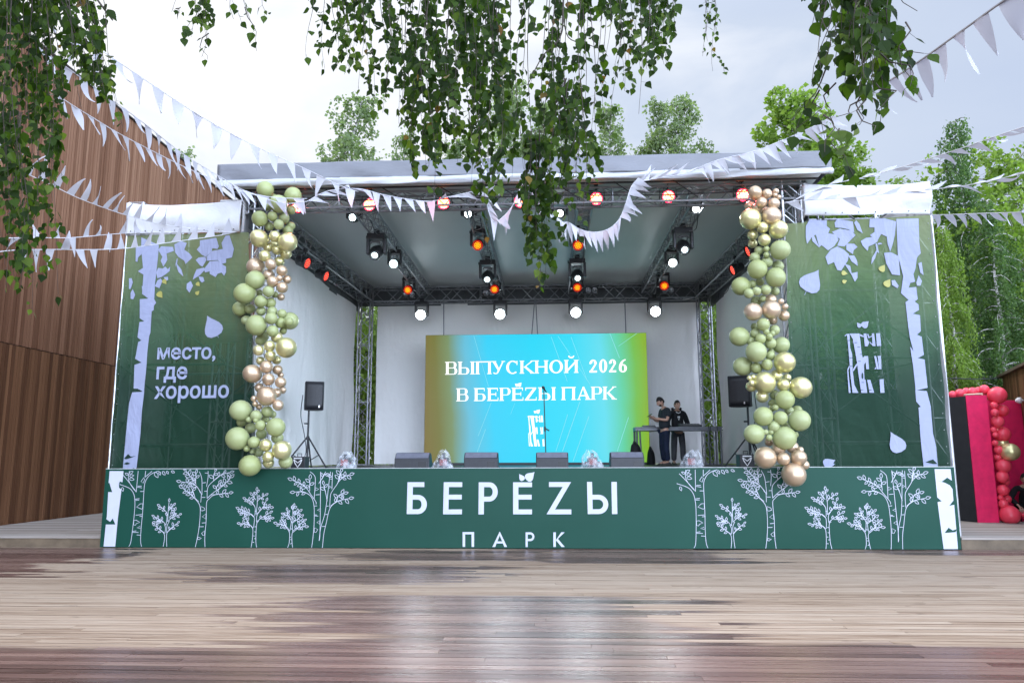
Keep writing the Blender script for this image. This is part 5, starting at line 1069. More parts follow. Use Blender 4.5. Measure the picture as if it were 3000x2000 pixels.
m = MB(); a = atY(2782, 1107, 19); b3 = atY(2942, 1107, 19.9); m.tube(smooth([tuple(a), tuple((a+b3)/2+Vector((0, 0, -.03))), tuple(b3)]), .012, 5); tag(m.build('overhead_wire', spk2), 'thin wire running from the right tower to the timber kiosk', 'wire')

# ---------------------------------------------------------------- bunting
pm_ = Mat('white_pennant_cloth', (.49, .49, .53), .7, 0, .1); tr = pm_.node('ShaderNodeBsdfTranslucent'); tr.inputs[0].default_value = (.5, .5, .58, 1); ms = pm_.node('ShaderNodeMixShader'); ms.inputs[0].default_value = .22
pm_.L(pm_.b.outputs[0], ms.inputs[1]); pm_.L(tr.outputs[0], ms.inputs[2]); pm_.L(ms.outputs[0], pm_.t.nodes['Material Output'].inputs[0]); pm_ = pm_.m
cord = simple('white_cord', (.6, .6, .64), .7); cord2 = simple('grey_cord', (.28, .28, .31), .7)
bg_ = 'strings of white pennants over the square'
def bunting(label, pts, n, hang=(0, 0, -1), jit=.25, wd=.21, ln_=.33, curl=.5, seed=0, rope=.006, s0=.0, s1=1.0, rm=None):
    P = [tuple(atY(*p)) for p in pts]; P = [Vector(p) for p in smooth(P, 8)]
    t = thing('bunting', label, 'bunting', P[0], 0, bg_); O = P[0]; rr = random.Random(seed)
    m = MB(); m.tube([p-O for p in P], rope, 5); m.build('cord', rm or cord, t)
    L = [0]
    for i in range(1, len(P)): L.append(L[-1]+(P[i]-P[i-1]).length)
    def at(s):
        s = max(0, min(L[-1]-1e-5, s)); i = next(j for j in range(1, len(L)) if L[j] > s); return P[i-1].lerp(P[i], (s-L[i-1])/(L[i]-L[i-1]))
    for k in range(n):
        s = L[-1]*(s0+(s1-s0)*(k+.5)/n); a, b = at(s-wd/2), at(s+wd/2); tg = (b-a).normalized()
        h = Vector(hang(k, n)) if callable(hang) else Vector(hang)
        h = (h+Vector((rr.gauss(0, jit), rr.gauss(0, jit), rr.gauss(0, jit*.6)))).normalized(); side = tg.cross(h)
        if side.length < .1: side = Vector((0, 1, 0))
        side.normalize(); cu = rr.gauss(0, curl); tw = rr.gauss(0, curl*.9); l = ln_*rr.uniform(.88, 1.08); m = MB()
        pos = Vector(a-O); dr = h.copy(); NV = 7; rows = []
        for j in range(NV+1):
            v = j/NV; w_ = (wd/2)*(1-v)+.003
            mid = (a+b)/2-O if j == 0 else mid+dr*(l/NV)
            q = (Matrix.Rotation(tw*v*1.3, 3, dr) @ tg); rows.append([mid-q*w_, mid+side*.015*math.sin(v*3.0+k), mid+q*w_])
            dr = (Matrix.Rotation(cu*.55/NV*4*v, 3, tg) @ dr).normalized()
        vs = [x for r in rows for x in r]; fs = []
        for j in range(NV):
            for i in range(2): c = j*3+i; fs.append((c, c+1, c+4, c+3))
        m.add(vs, fs); m.build('pennant', pm_, t, True)
    return t
D_n = (0, 0, -1)
bunting('highest string of white pennants, rising from the roof front to the upper left leaves', [(90, -30, 6.6), (250, 115, 7.4), (330, 170, 8.0), (445, 248, 8.8), (595, 345, 9.9), (745, 427, 11.0), (895, 495, 12.2), (1000, 545, 13.2), (1050, 562, 13.6)], 17, (.05, 0, -1), .14, .25, .40, .35, 1)
bunting('second highest string of white pennants, running along the edge of the timber wall', [(100, 130, 7.2), (215, 212, 7.8), (268, 250, 8.2), (420, 360, 9.5), (535, 450, 10.8), (640, 515, 12.2), (720, 560, 13.2), (800, 578, 13.4), (900, 582, 13.5)], 22, lambda k, n: (.25, 0, -1) if k < 13 else (.5, 0, -.9), .12, .20, .34, .3, 2)
bunting('third string of white pennants crossing the upper timber wall', [(150, 265, 7.6), (205, 304, 8.0), (280, 350, 8.6), (350, 392, 9.3), (465, 452, 10.5), (560, 498, 11.7), (680, 548, 13.0), (760, 575, 13.3), (830, 596, 13.4), (900, 590, 13.4)], 20, lambda k, n: (.45, 0, -.9), .11, .19, .32, .3, 3)
bunting('string whose pennants are blown upward, crossing the white head of the left tower', [(-40, 430, 7.4), (25, 484, 7.9), (147, 540, 9.0), (241, 585, 9.9), (375, 632, 11.6), (490, 660, 12.8), (600, 672, 13.6), (692, 680, 13.9)], 15, lambda k, n: (.45, 0, 1), .16, .20, .32, .35, 4, s1=.86)
bunting('string of twisted pennants just below the white head of the left tower', [(-60, 700, 8.5), (90, 696, 9.4), (214, 696, 10.4), (375, 683, 12.2), (560, 680, 13.4), (690, 680, 13.85)], 10, lambda k, n: ((-.2, 0, 1) if k % 3 != 1 else (.3, 0, -1)), .25, .20, .30, .45, 5, s1=.72)
bunting('lowest left string, its pennants standing up over the left banner', [(-60, 745, 8.6), (40, 733, 9.2), (134, 731, 10), (286, 731, 11.2), (370, 727, 11.9), (491, 711, 12.9), (647, 689, 13.75), (690, 680, 13.85)], 15, lambda k, n: ((.1, 0, 1) if k > 5 or k == 3 else (.1, 0, -1)), .14, .20, .31, .3, 6, s0=.12)
bunting('string of pennants drooping beneath the left half of the roof front', [(900, 590, 13.4), (960, 560, 13.5), (1050, 553, 13.55), (1130, 572, 13.5), (1250, 590, 13.5), (1310, 578, 13.5), (1390, 560, 13.5), (1440, 545, 13.5)], 17, lambda k, n: ((.25, 0, -1) if 4 < k < 12 else (.9, 0, -.2)), .3, .16, .38, .7, 7)
bunting('tangled pennants clustered behind the hanging leaves in the middle', [(1405, 470, 13.4), (1440, 560, 13.4), (1428, 600, 13.4), (1450, 650, 13.4), (1500, 605, 13.4), (1530, 540, 13.4), (1560, 560, 13.4), (1600, 610, 13.4), (1660, 660, 13.4)], 20, lambda k, n: (.35, 0, -1), .45, .15, .40, .8, 8)
bunting('drooping loop of pennants hanging under the middle of the roof', [(1640, 655, 13.4), (1665, 652, 13.4), (1700, 672, 13.4), (1740, 680, 13.4), (1780, 672, 13.4), (1812, 645, 13.4), (1832, 600, 13.4), (1848, 550, 13.4), (1870, 522, 13.4)], 18, lambda k, n: (.15, 0, -1) if k < 11 else (.7, 0, -.6), .32, .15, .38, .6, 9)
bunting('string of pennants climbing across the right half of the roof valance', [(1860, 535, 13.45), (1940, 520, 13.5), (2010, 506, 13.5), (2100, 470, 13.5), (2200, 446, 13.4), (2290, 412, 13.3), (2380, 372, 13.0), (2440, 340, 12.8)], 28, lambda k, n: (.75, 0, .45) if k < 9 else (.6, 0, -.8), .3, .15, .40, .7, 10)
bunting('near string of large pennants at the upper right corner', [(3080, -85, 4.4), (2945, 0, 4.7), (2850, 68, 5.1), (2780, 118, 5.5), (2700, 175, 6.0), (2600, 240, 6.8), (2520, 280, 7.6)], 8, (.22, 0, -1), .10, .22, .34, .35, 11, .008, .03, .86, cord2)
bunting('thin string of wavy pennants rising above the white head of the right tower', [(2320, 590, 13.4), (2420, 545, 13.2), (2520, 522, 12.8), (2620, 496, 12.2), (2800, 440, 11.0), (2900, 405, 10.4), (3050, 355, 9.4)], 16, lambda k, n: (.75, 0, .35) if k < 6 else (.95, 0, -.3), .2, .22, .30, .6, 12)
bunting('string of fluttering pennants across the white head of the right tower', [(2296, 594, 13.6), (2340, 588, 13.6), (2450, 582, 13.4), (2722, 556, 12.6), (2850, 540, 11.8), (3000, 508, 10.4), (3060, 496, 10.0)], 16, lambda k, n: (.8, 0, .45) if k % 3 else (.8, 0, -.5), .25, .22, .32, .6, 13)
bunting('level string of short pennants running right from the right tower', [(2722, 630, 13.9), (2800, 628, 13.2), (2880, 625, 12.4), (3000, 622, 11.2), (3080, 622, 10.6)], 10, lambda k, n: (.45, 0, -1), .3, .24, .26, .7, 14)
# ---------------------------------------------------------------- trees beyond the stage
def leaf_mat(name, c0, c1, c2, trans=.35, rough=.5):
    b = Mat(name, c0, rough, 0, .22); isl = b.island(); cc = b.ramp(isl, [(.0, c0), (.5, c1), (1.0, c2)]); b.color(cc)
    t = b.node('ShaderNodeBsdfTranslucent'); mxx = b.mix(1.0, cc, (1.5, 1.7, .8), 'MULTIPLY'); b.L(mxx, t.inputs[0])
    ms = b.node('ShaderNodeMixShader'); ms.inputs[0].default_value = trans; b.L(b.b.outputs[0], ms.inputs[1]); b.L(t.outputs[0], ms.inputs[2]); b.L(ms.outputs[0], b.t.nodes['Material Output'].inputs[0]); return b.m
lm_far = leaf_mat('pale_birch_leaves', (.11, .155, .075), (.155, .205, .105), (.22, .27, .15), .5)
lm_lit = leaf_mat('fresh_green_leaves', (.11, .18, .030), (.16, .24, .045), (.22, .30, .08), .5)
lm_dark = leaf_mat('mid_green_leaves', (.045, .095, .030), (.080, .145, .048), (.13, .20, .08), .45)
bark = Mat('birch_bark', (.5, .48, .45), .8); X, Y, Z = bark.xyz(); nb = bark.noise(1.0, 4, .6, vec=bark.vec(X*4.0, Y*4.0, Z*14.0)); bark.color(bark.ramp(nb, [(.40, (.05, .045, .04)), (.5, (.42, .40, .37)), (.7, (.55, .53, .50))])); bark = bark.m
twigm = simple('dark_twig', (.045, .032, .024), .7)
def make_tree(seed, h, cw, z0, style, nleaf, ls, lmat):
    """trunk and crown meshes; style: up (ascending sprays), weep (long hanging strands), bush"""
    rr = random.Random(seed); tr = MB(); cr = MB()
    pts = [Vector((rr.gauss(0, .02)*i, rr.gauss(0, .02)*i, h*.97*i/8)) for i in range(9)]
    tr.tube(pts, [max(.012, (.016*h)*(1-i/8.3)) for i in range(9)], 8)
    def tp(z):
        f = max(0, min(7.99, z/(h*.97)*8)); i = int(f); return pts[i].lerp(pts[i+1], f-i)
    def addleaf(c, s, drop):
        a = Vector((rr.gauss(0, 1), rr.gauss(0, 1), rr.gauss(0, .6)-drop)).normalized(); b = a.cross(Vector((rr.gauss(0, 1), rr.gauss(0, 1), rr.gauss(0, 1)))).normalized()
        w_ = s*.42; cr.add([c, c+a*s*.45+b*w_, c+a*s, c+a*s*.45-b*w_], [(0, 1, 2, 3)])
    nb_ = int(34+h*3.2); acc = []
    for i in range(nb_):
        f = (i+rr.random())/nb_; z = z0+(h-z0)*f**.9
        if style == 'up': prof = (math.sin(math.pi*min(1, (.12+.80*f)))**.7)*(1-.60*f)+.04
        elif style == 'weep': prof = (1-f)**.5*(.6+.4*math.sin(math.pi*min(1, f*1.5+.2)))
        else: prof = math.sqrt(max(.02, 1-(2*f-1)**2))
        ln2 = cw*.5*prof*rr.choice([.5, .8, 1, 1, 1.25])*rr.uniform(.8, 1.15)+.2; az = i*2.39996+rr.gauss(0, .5); p = tp(z); el = {'up': .85, 'weep': .5, 'bush': .5}[style]*rr.uniform(.6, 1.25)
        d = Vector((math.cos(az)*math.cos(el), math.sin(az)*math.cos(el), math.sin(el))); q = p.copy(); path = [q.copy()]
        for k in range(8):
            q = q+d*(ln2/8); path.append(q.copy()); d = (d+Vector((rr.gauss(0, .13), rr.gauss(0, .13), -.12 if style != 'weep' else -.22))).normalized()
        tr.tube(path, [max(.005, .0042*h*(1-f*.6)*(1-k/len(path))) for k in range(len(path))], 5, cap=False)
        acc.append((path, ln2))
    tot = sum(l for _, l in acc); hl = {'up': .55, 'weep': 1.5, 'bush': .35}[style]; lat = {'up': .16, 'weep': .12, 'bush': .22}[style]
    for path, ln2 in acc:
        ncl = max(3, int(ln2/tot*nleaf/9))
        for c in range(ncl):
            u = (.18+.82*rr.random()**.75)*(len(path)-1.001); k = int(u); cc = path[k].lerp(path[k+1], u-k)+Vector((rr.gauss(0, lat), rr.gauss(0, lat), rr.gauss(0, lat*.8)))*(.5+ln2*.35)
            hang = hl*rr.uniform(.25, 1.2); sw = Vector((rr.gauss(0, .12), rr.gauss(0, .12), 0))
            for j in range(9):
                t_ = (j+rr.random())/9; addleaf(cc+Vector((rr.gauss(0, .045), rr.gauss(0, .045), -hang*t_))+sw*t_, ls*rr.uniform(.6, 1.25), .8 if style == 'weep' else .35)
    me = tr.build('trunk', bark, None, True), cr.build('crown', lmat)
    return me
PROT = {}
def proto(key, *a):
    o1, o2 = make_tree(*a); PROT[key] = (o1.data, o2.data); bpy.data.objects.remove(o1); bpy.data.objects.remove(o2)
proto('birch_a', 31, 16, 5.2, 3.0, 'up', 14000, .15, lm_far); proto('birch_b', 32, 16, 4.0, 2.5, 'up', 11000, .15, lm_far); proto('poplar', 33, 15, 6.0, 3, 'up', 14000, .20, lm_lit)
proto('weeping', 34, 15, 7.4, 1.6, 'weep', 30000, .13, lm_dark); proto('weeping_b', 35, 13, 6.8, 1.0, 'weep', 26000, .14, lm_lit); proto('bush', 36, 4.5, 4.5, .3, 'bush', 9000, .14, lm_lit); proto('round', 37, 12, 8.0, 1.5, 'bush', 24000, .17, lm_lit)
REFH = {'birch_a': 16, 'birch_b': 16, 'poplar': 15, 'weeping': 15, 'weeping_b': 13, 'bush': 4.5, 'round': 12}
def tree(name, key, px, ytop, Yt, label, rz=0, wsc=1.0, group=None, dark=None):
    p = atY(px, ytop, Yt); h = p.z+.1; s = h/REFH[key]; t = thing(name, label, 'tree' if name != 'shrub' else 'shrub', (p.x, Yt, -.1), rz, group)
    for nm, d in zip(('trunk', 'crown'), PROT[key]):
        o = bpy.data.objects.new(nm, d); COL.objects.link(o); o.parent = t; o.scale = (s*wsc, s*wsc, s)
    return t
gt = 'trees beyond the stage'
for i, a in enumerate([('birch_tree', 'birch_a', 1058, 268, 29, 'pale tall birch rising behind the left part of the roof', .3, .95), ('birch_tree', 'birch_b', 1180, 372, 30, 'low pale birch just right of the tall birch behind the roof', 1.2, .9), ('birch_tree', 'birch_a', 1500, 235, 31, 'pale birch half hidden behind the hanging leaves, left one', 2.0, .9), ('birch_tree', 'birch_b', 1610, 290, 30, 'pale birch half hidden behind the hanging leaves, middle one', 2.9, 1.1),
      ('birch_tree', 'birch_b', 1790, 300, 31, 'pale slender birch right of the hanging leaves over the roof', 4.0, 1.0), ('birch_tree', 'birch_b', 1925, 285, 32, 'slender birch with a leaning feathery tip over the roof', 5.1, .85), ('birch_tree', 'birch_a', 2010, 275, 31, 'broader pale birch just left of the bright leafy tree', .9, .85), ('poplar_tree', 'poplar', 2320, 270, 27, 'bright fresh green tree above the right end of the roof', 1.9, 1.1),
      ('poplar_tree', 'poplar', 2470, 420, 27, 'bright green tree behind the white head of the right tower', 3.3, 1.0), ('birch_tree', 'weeping', 2795, 325, 24, 'tall weeping birch standing right of the right tower', 4.4, .72), ('birch_tree', 'weeping_b', 2640, 500, 27, 'leafy tree between the right tower and the weeping birch', .4, .9), ('birch_tree', 'round', 2950, 430, 25, 'full green tree at the right edge behind the kiosk', 1.0, .95),
      ('birch_tree', 'weeping', 2890, 560, 21.5, 'dark weeping birch above the kiosk and the pink stand', 2.2, .8), ('birch_tree', 'weeping_b', 2760, 640, 20.5, 'weeping birch whose twigs hang beside the right banner', 3.6, .62), ('birch_tree', 'weeping', 3090, 480, 24, 'dense weeping birch cut by the right picture edge', 5.2, .9), ('birch_tree', 'round', 2820, 700, 29, 'dark green tree low behind the weeping birches', 2.7, 1.2),
      ('birch_tree', 'birch_b', 535, 420, 36, 'birch whose tip shows over the edge of the timber wall', 2.2, .9), ('birch_tree', 'round', 1720, 520, 36, 'broad tree hidden mostly by the roof behind the screen', 4.9, 1.0), ('birch_tree', 'birch_a', 1330, 400, 31, 'pale birch behind the left end of the hanging leaves', 5.6, 1.0), ('birch_tree', 'round', 3060, 640, 30, 'broad green tree far behind the kiosk at the right edge', .2, 1.3)]):
    tree(*a, group=gt)
for i, a in enumerate([(1068, 900, 26.0, 'green shrub seen through the left rear tower'), (1020, 1000, 27.5, 'green shrub behind the left side curtain'), (2088, 900, 26.0, 'green shrub seen through the right rear tower'), (2150, 950, 27.5, 'green shrub behind the right side curtain'), (2890, 1080, 22.5, 'green shrub between the pink stand and the kiosk'), (2800, 1050, 24.5, 'green shrub behind the pink stand')]):
    tree('shrub', 'bush', a[0], a[1], a[2]+2.5, a[3], i*1.3, .55 if i < 4 else 1.0, 'shrubs behind the stage')

# ---------------------------------------------------------------- hanging birch branches close to the viewer
lm_near = leaf_mat('birch_leaf', (.011, .026, .004), (.022, .048, .007), (.050, .098, .011), .58, .55)
lm_gold = leaf_mat('young_birch_leaf', (.04, .08, .008), (.065, .115, .014), (.10, .15, .02), .5, .4)
lm_rust = leaf_mat('yellowed_birch_leaf', (.14, .10, .02), (.16, .08, .02), (.19, .15, .03), .5, .4)
def near_leaf(m, c, d, nrm, L, mi, rr):
    """serrated ovate birch leaf folded along its midrib, hanging from c along d"""
    s = d.cross(nrm).normalized(); n = s.cross(d).normalized(); fold = rr.uniform(.05, .32); bend = rr.uniform(-.2, .25)
    pr = [(0, 0), (.10, .22), (.22, .375), (.36, .40), (.40, .36), (.52, .33), (.56, .28), (.68, .22), (.72, .165), (.85, .085), (1, 0)]
    base = c; mid = [base+d*(L*t)+n*(bend*L*t*t) for t, _ in pr]
    lf = [mid[i]-s*(pr[i][1]*L)+n*(fold*pr[i][1]*L) for i in range(1, 10)]; rt = [mid[i]+s*(pr[i][1]*L)+n*(fold*pr[i][1]*L) for i in range(1, 10)]
    b = len(m.v); m.v += [tuple(x) for x in mid+lf+rt]
    for i in range(10):
        for off in (11, 20):
            a0 = b+i; a1 = b+i+1; q0 = b+off+i-1 if 1 <= i <= 9 else None; q1 = b+off+i if i+1 <= 9 else None
            f = [a0, a1]+([q1] if q1 is not None else [])+([q0] if q0 is not None else [])
            if len(f) >= 3: m.f.append(tuple(f)); m.m.append(mi)
def bough(label, strands, seed, leafL=.052, limb=None, group='hanging birch branches in the foreground', gap=.043):
    """strands: (x0,y0, x1,y1, Y, density) pixel ends of hanging twigs at depth Y"""
    rr = random.Random(seed); O = Vector(tuple(atY(strands[0][0], strands[0][1], strands[0][4]))); t = thing('birch_branch', label, 'branch', O, 0, group)
    tw = MB(); lv = MB()
    for (x0, y0, x1, y1, Yd, den) in strands:
        a = atY(x0, y0, Yd); b = atY(x1, y1, Yd+rr.uniform(-.15, .15)); n = max(4, int((b-a).length/.06)); P = []
        ph = rr.random()*6; amp = rr.uniform(.008, .03)
        for i in range(n+1):
            u = i/n; q = a.lerp(b, u); P.append(q+Vector((amp*math.sin(ph+u*7), amp*math.cos(ph*1.3+u*6), 0))-O)
        tw.tube(P, [max(.0011, .0032*(1-u/n*.8)) for u in range(n+1)], 5, cap=False)
        L = (b-a).length; s = rr.random()*gap; side = 1
        while s < L:
            u = s/L*n; i = min(n-1, int(u)); c = P[i].lerp(P[i+1], u-i); fr = s/L
            for rep in range(2 if rr.random() < den*.5 else 1):
                if rr.random() < den*(.45+.6*max(0, math.sin(s*9+ph*3))+.25*math.sin(s*23+ph)):
                    az = rr.random()*6.283; out = Vector((math.cos(az), math.sin(az), 0)); stalk = out*rr.uniform(.008, .03)+Vector((0, 0, -rr.uniform(.004, .02)))
                    e = c+stalk; tw.tube([c, e], .0007, 3, cap=False)
                    d = (out*rr.uniform(.1, .75)+Vector((0, 0, -1))+Vector((rr.gauss(0, .22), rr.gauss(0, .22), rr.gauss(0, .18)))).normalized()
                    nr = (Vector((rr.gauss(0, .7), -1+rr.gauss(0, .6), rr.gauss(.15, .5)))).normalized()
                    if abs(nr.dot(d)) > .9: nr = out
                    r_ = rr.random(); mi = 2 if (r_ < .012) else 1 if r_ < .08+.45*max(0, fr-.62)/.38 else 0
                    near_leaf(lv, e, d, nr, leafL*rr.choice([.5, .7, .85, 1, 1, 1.15])*rr.uniform(.85, 1.1)*(1-.18*fr), mi, rr)
            s += gap*rr.uniform(.45, 1.35)
            # side sprigs
            if rr.random() < .10*den and s < L*.9:
                az = rr.random()*6.283; dd = Vector((math.cos(az)*.6, math.sin(az)*.6, -.8)).normalized(); q = c.copy(); pp = [q.copy()]; m_n = rr.randint(3, 6)
                for k in range(m_n):
                    q = q+dd*.035; dd = (dd+Vector((rr.gauss(0, .1), rr.gauss(0, .1), -.25))).normalized(); pp.append(q.copy())
                    d = (dd+Vector((rr.gauss(0, .5), rr.gauss(0, .5), rr.gauss(0, .2)-.2))).normalized(); nr = Vector((rr.gauss(0, .6), -1, rr.gauss(0, .5))).normalized()
                    near_leaf(lv, q, d, nr, leafL*rr.uniform(.6, 1.0), 0 if rr.random() < .85 else 1, rr)
                tw.tube(pp, .0011, 4, cap=False)
    if limb:
        for pts, r0, r1 in limb:
            P = [Vector(tuple(atY(*p)))-O for p in pts]; P = [Vector(x) for x in smooth([tuple(x) for x in P], 5)]; tw.tube(P, [r0+(r1-r0)*i/(len(P)-1) for i in range(len(P))], 7)
    tw.build('twigs', twigm, t, True); lv.build('leaves', [lm_near, lm_gold, lm_rust], t)
    return t
rs = random.Random(77)
# middle curtain of twigs: lower outline traced as (x, y)
low = [(905, 170), (950, 195), (985, 205), (1013, 225), (1040, 190), (1058, 263), (1094, 340), (1130, 335), (1174, 362), (1200, 430), (1214, 520), (1240, 500), (1263, 570), (1285, 480), (1308, 446), (1344, 470), (1370, 535), (1395, 560), (1420, 690), (1445, 560), (1464, 590), (1500, 520), (1525, 560), (1545, 620), (1590, 830), (1610, 560), (1630, 560), (1660, 660), (1690, 600), (1700, 690), (1735, 500), (1754, 490), (1775, 400), (1800, 385), (1830, 270), (1875, 335), (1900, 200), (1930, 170), (1960, 200), (1975, 110)]
def lowy(x):
    for i in range(1, len(low)):
        if x <= low[i][0]: f = (x-low[i-1][0])/(low[i][0]-low[i-1][0]); return low[i-1][1]+(low[i][1]-low[i-1][1])*f
    return 100
ST = []
for i, (x, y) in enumerate(low):
    ST.append((x+rs.uniform(-14, 14), -120, x, y, rs.uniform(3.9, 5.0), .92 if x < 1480 else .78))
for i in range(31):
    x = rs.uniform(1000, 1500); ST.append((x+rs.uniform(-25, 25), -150-rs.random()*80, x, lowy(x)*rs.uniform(.45, .93), rs.uniform(3.9, 5.4), .95))
for i in range(14):
    x = rs.uniform(1500, 1960); ST.append((x+rs.uniform(-25, 25), -130, x, lowy(x)*rs.uniform(.35, .85), rs.uniform(4.0, 5.4), .70))
for i in range(10):
    x = rs.uniform(1850, 1975); ST.append((x+rs.uniform(-15, 15), -120, x, rs.uniform(90, 190), rs.uniform(4.4, 5.4), .95))
for i in range(10):
    x = rs.uniform(1590, 1720); ST.append((x+rs.uniform(-10, 10), 230, x, rs.uniform(430, 620), rs.uniform(4.2, 4.8), .85))
for i in range(12):
    x = rs.uniform(1180, 1480); ST.append((x+rs.uniform(-10, 10), 150, x, lowy(x)*rs.uniform(.8, 1.0), rs.uniform(4.1, 4.8), .95))
for x0, x1, y1 in ((1540, 1560, 700), (1560, 1588, 835), (1575, 1600, 760), (1545, 1545, 640), (1590, 1615, 690), (1565, 1580, 800)): ST.append((x0, 380, x1, y1, 4.45, 1.6))
# leafier storey just above the picture
for i in range(46):
    x = rs.uniform(900, 2000); ST.append((x, -700-rs.random()*200, x+rs.uniform(-30, 30), rs.uniform(-200, -60), rs.uniform(3.9, 5.6), .9))
bough('dense curtain of drooping birch twigs with green leaves at top centre', ST, 5, .069, [([(880, -330, 4.5), (1200, -300, 4.5), (1500, -250, 4.5), (1800, -290, 4.6), (2100, -340, 4.7)], .028, .012), ([(1655, -300, 4.5), (1650, 20, 4.45), (1640, 110, 4.45), (1590, 165, 4.45), (1545, 250, 4.45)], .007, .003), ([(1650, 40, 4.45), (1665, 110, 4.45), (1720, 130, 4.45), (1760, 145, 4.45)], .004, .002)])
bough('thin leafy birch sprig hanging alone right of the central curtain', [(2068, -120, 2072, 120, 5.2, .95), (2060, -120, 2066, 165, 5.1, .9), (2080, -120, 2096, 205, 5.3, .7), (2074, -110, 2080, 90, 5.0, .9)], 8, .050)
bough('small birch sprig with few leaves at top left centre', [(515, -150, 520, 40, 3.6, .9), (560, -150, 590, 60, 3.6, .8), (605, -120, 600, 110, 3.7, .95), (612, -60, 560, 100, 3.65, .9), (620, -60, 590, 170, 3.7, .8), (655, -120, 690, 50, 3.7, .9), (715, -120, 725, 60, 3.7, .95), (722, 20, 760, 150, 3.6, .6), (770, -120, 775, 40, 3.8, .9), (520, 20, 530, 35, 3.6, .9), (600, 100, 596, 175, 3.7, .9)], 11, .058, gap=.05)
STR = []
for i in range(25):
    x = rs.gauss(2515, 55); STR.append((x+rs.uniform(-20, 20), -160, x, 300*rs.uniform(.6, 1.1)*(1-abs(x-2505)/420), rs.uniform(2.25, 2.75), .95))
for a in [(2430, 200, 2330, 350), (2440, 250, 2410, 350), (2420, 260, 2350, 380), (2430, 330, 2428, 440), (2440, 380, 2465, 460), (2520, 280, 2520, 370), (2520, 300, 2555, 395), (2560, 120, 2700, 160), (2600, 150, 2690, 250), (2590, 230, 2600, 320), (2600, -100, 2670, 30), (2430, -60, 2412, 180), (2530, 290, 2450, 350), (2640, 60, 2660, 230)]: STR.append((*a, rs.uniform(2.3, 2.6), .8))
bough('close birch branch with large leaves hanging at upper right', STR, 14, .062, [([(2560, -420, 2.5), (2540, -150, 2.5), (2520, 60, 2.5)], .010, .004)], gap=.05)
STL = []
lo2 = [(-20, 830), (20, 860), (60, 800), (95, 790), (110, 905), (130, 800), (150, 700), (175, 860), (60, 720), (100, 600), (200, 390), (240, 330), (300, 270), (330, 310), (355, 370), (280, 120), (180, 520), (165, 590), (150, 460), (110, 420), (60, 520), (20, 640)]
for x, y in lo2: STL.append((x*.75+rs.uniform(-30, 10), -140, x, y, rs.uniform(3.7, 4.9), .9))
for i in range(12):
    x = rs.uniform(-60, 190); STL.append((x*.8, -150-rs.random()*80, x, rs.uniform(180, 470), rs.uniform(3.7, 5.2), .95))
for i in range(9):
    x = rs.uniform(-70, 80); STL.append((x*.8, 330, x, rs.uniform(600, 860), rs.uniform(3.8, 4.9), .92))
for i in range(14):
    u = rs.random(); STL.append((120+120*u+rs.uniform(-20, 20), -100, 190+165*u, 150+200*u*rs.uniform(.7, 1), rs.uniform(3.9, 4.6), .9))
for i in range(30):
    x = rs.uniform(-250, 320); STL.append((x, -700-rs.random()*200, x+rs.uniform(-30, 30), rs.uniform(-200, -60), rs.uniform(3.7, 5.2), .9))
bough('dense birch branch with drooping leafy twigs along the left picture edge', STL, 17, .070, [([(-500, -250, 4.4), (-100, -230, 4.4), (150, -150, 4.4), (330, 60, 4.5)], .022, .005)])
# ---------------------------------------------------------------- people
skin_m = Mat('skin', (.36, .20, .14), .5, 0, .4); skin_m.color(skin_m.ramp(skin_m.noise(18, 3), [(.3, (.42, .24, .17)), (.7, (.52, .31, .225))])); skin_m = skin_m.m
hair_m = simple('dark_hair', (.012, .009, .008), .55, 0, .4, 60, .3, .6)
def skin_mesh(name, J, E, mat, parent, sub=2):
    """J: joint -> (x, y, z, rx[, ry]); E: edges; first joint is the root; one continuous surface"""
    ks = list(J); ix = {k: i for i, k in enumerate(ks)}
    me = bpy.data.meshes.new(name); me.from_pydata([J[k][:3] for k in ks], [(ix[a], ix[b]) for a, b in E], []); me.update()
    o = bpy.data.objects.new(name, me); COL.objects.link(o); sk = o.modifiers.new('skin', 'SKIN'); sk.use_smooth_shade = True; sk.branch_smoothing = .6
    lay = me.skin_vertices[0].data
    for k in ks:
        r = J[k][3]; r2 = J[k][4] if len(J[k]) > 4 else r; lay[ix[k]].radius = (r, r2); lay[ix[k]].use_root = ix[k] == 0
    sb = o.modifiers.new('sub', 'SUBSURF'); sb.levels = sub; sb.render_levels = sub
    bpy.context.view_layer.update(); ev = o.evaluated_get(bpy.context.evaluated_depsgraph_get()); nm = bpy.data.meshes.new_from_object(ev)
    bpy.data.objects.remove(o); nm.materials.clear(); nm.materials.append(mat); nm.polygons.foreach_set('use_smooth', [True]*len(nm.polygons))
    o = bpy.data.objects.new(name, nm); COL.objects.link(o); o.parent = parent; return o
def chain(*k): return [(k[i], k[i+1]) for i in range(len(k)-1)]
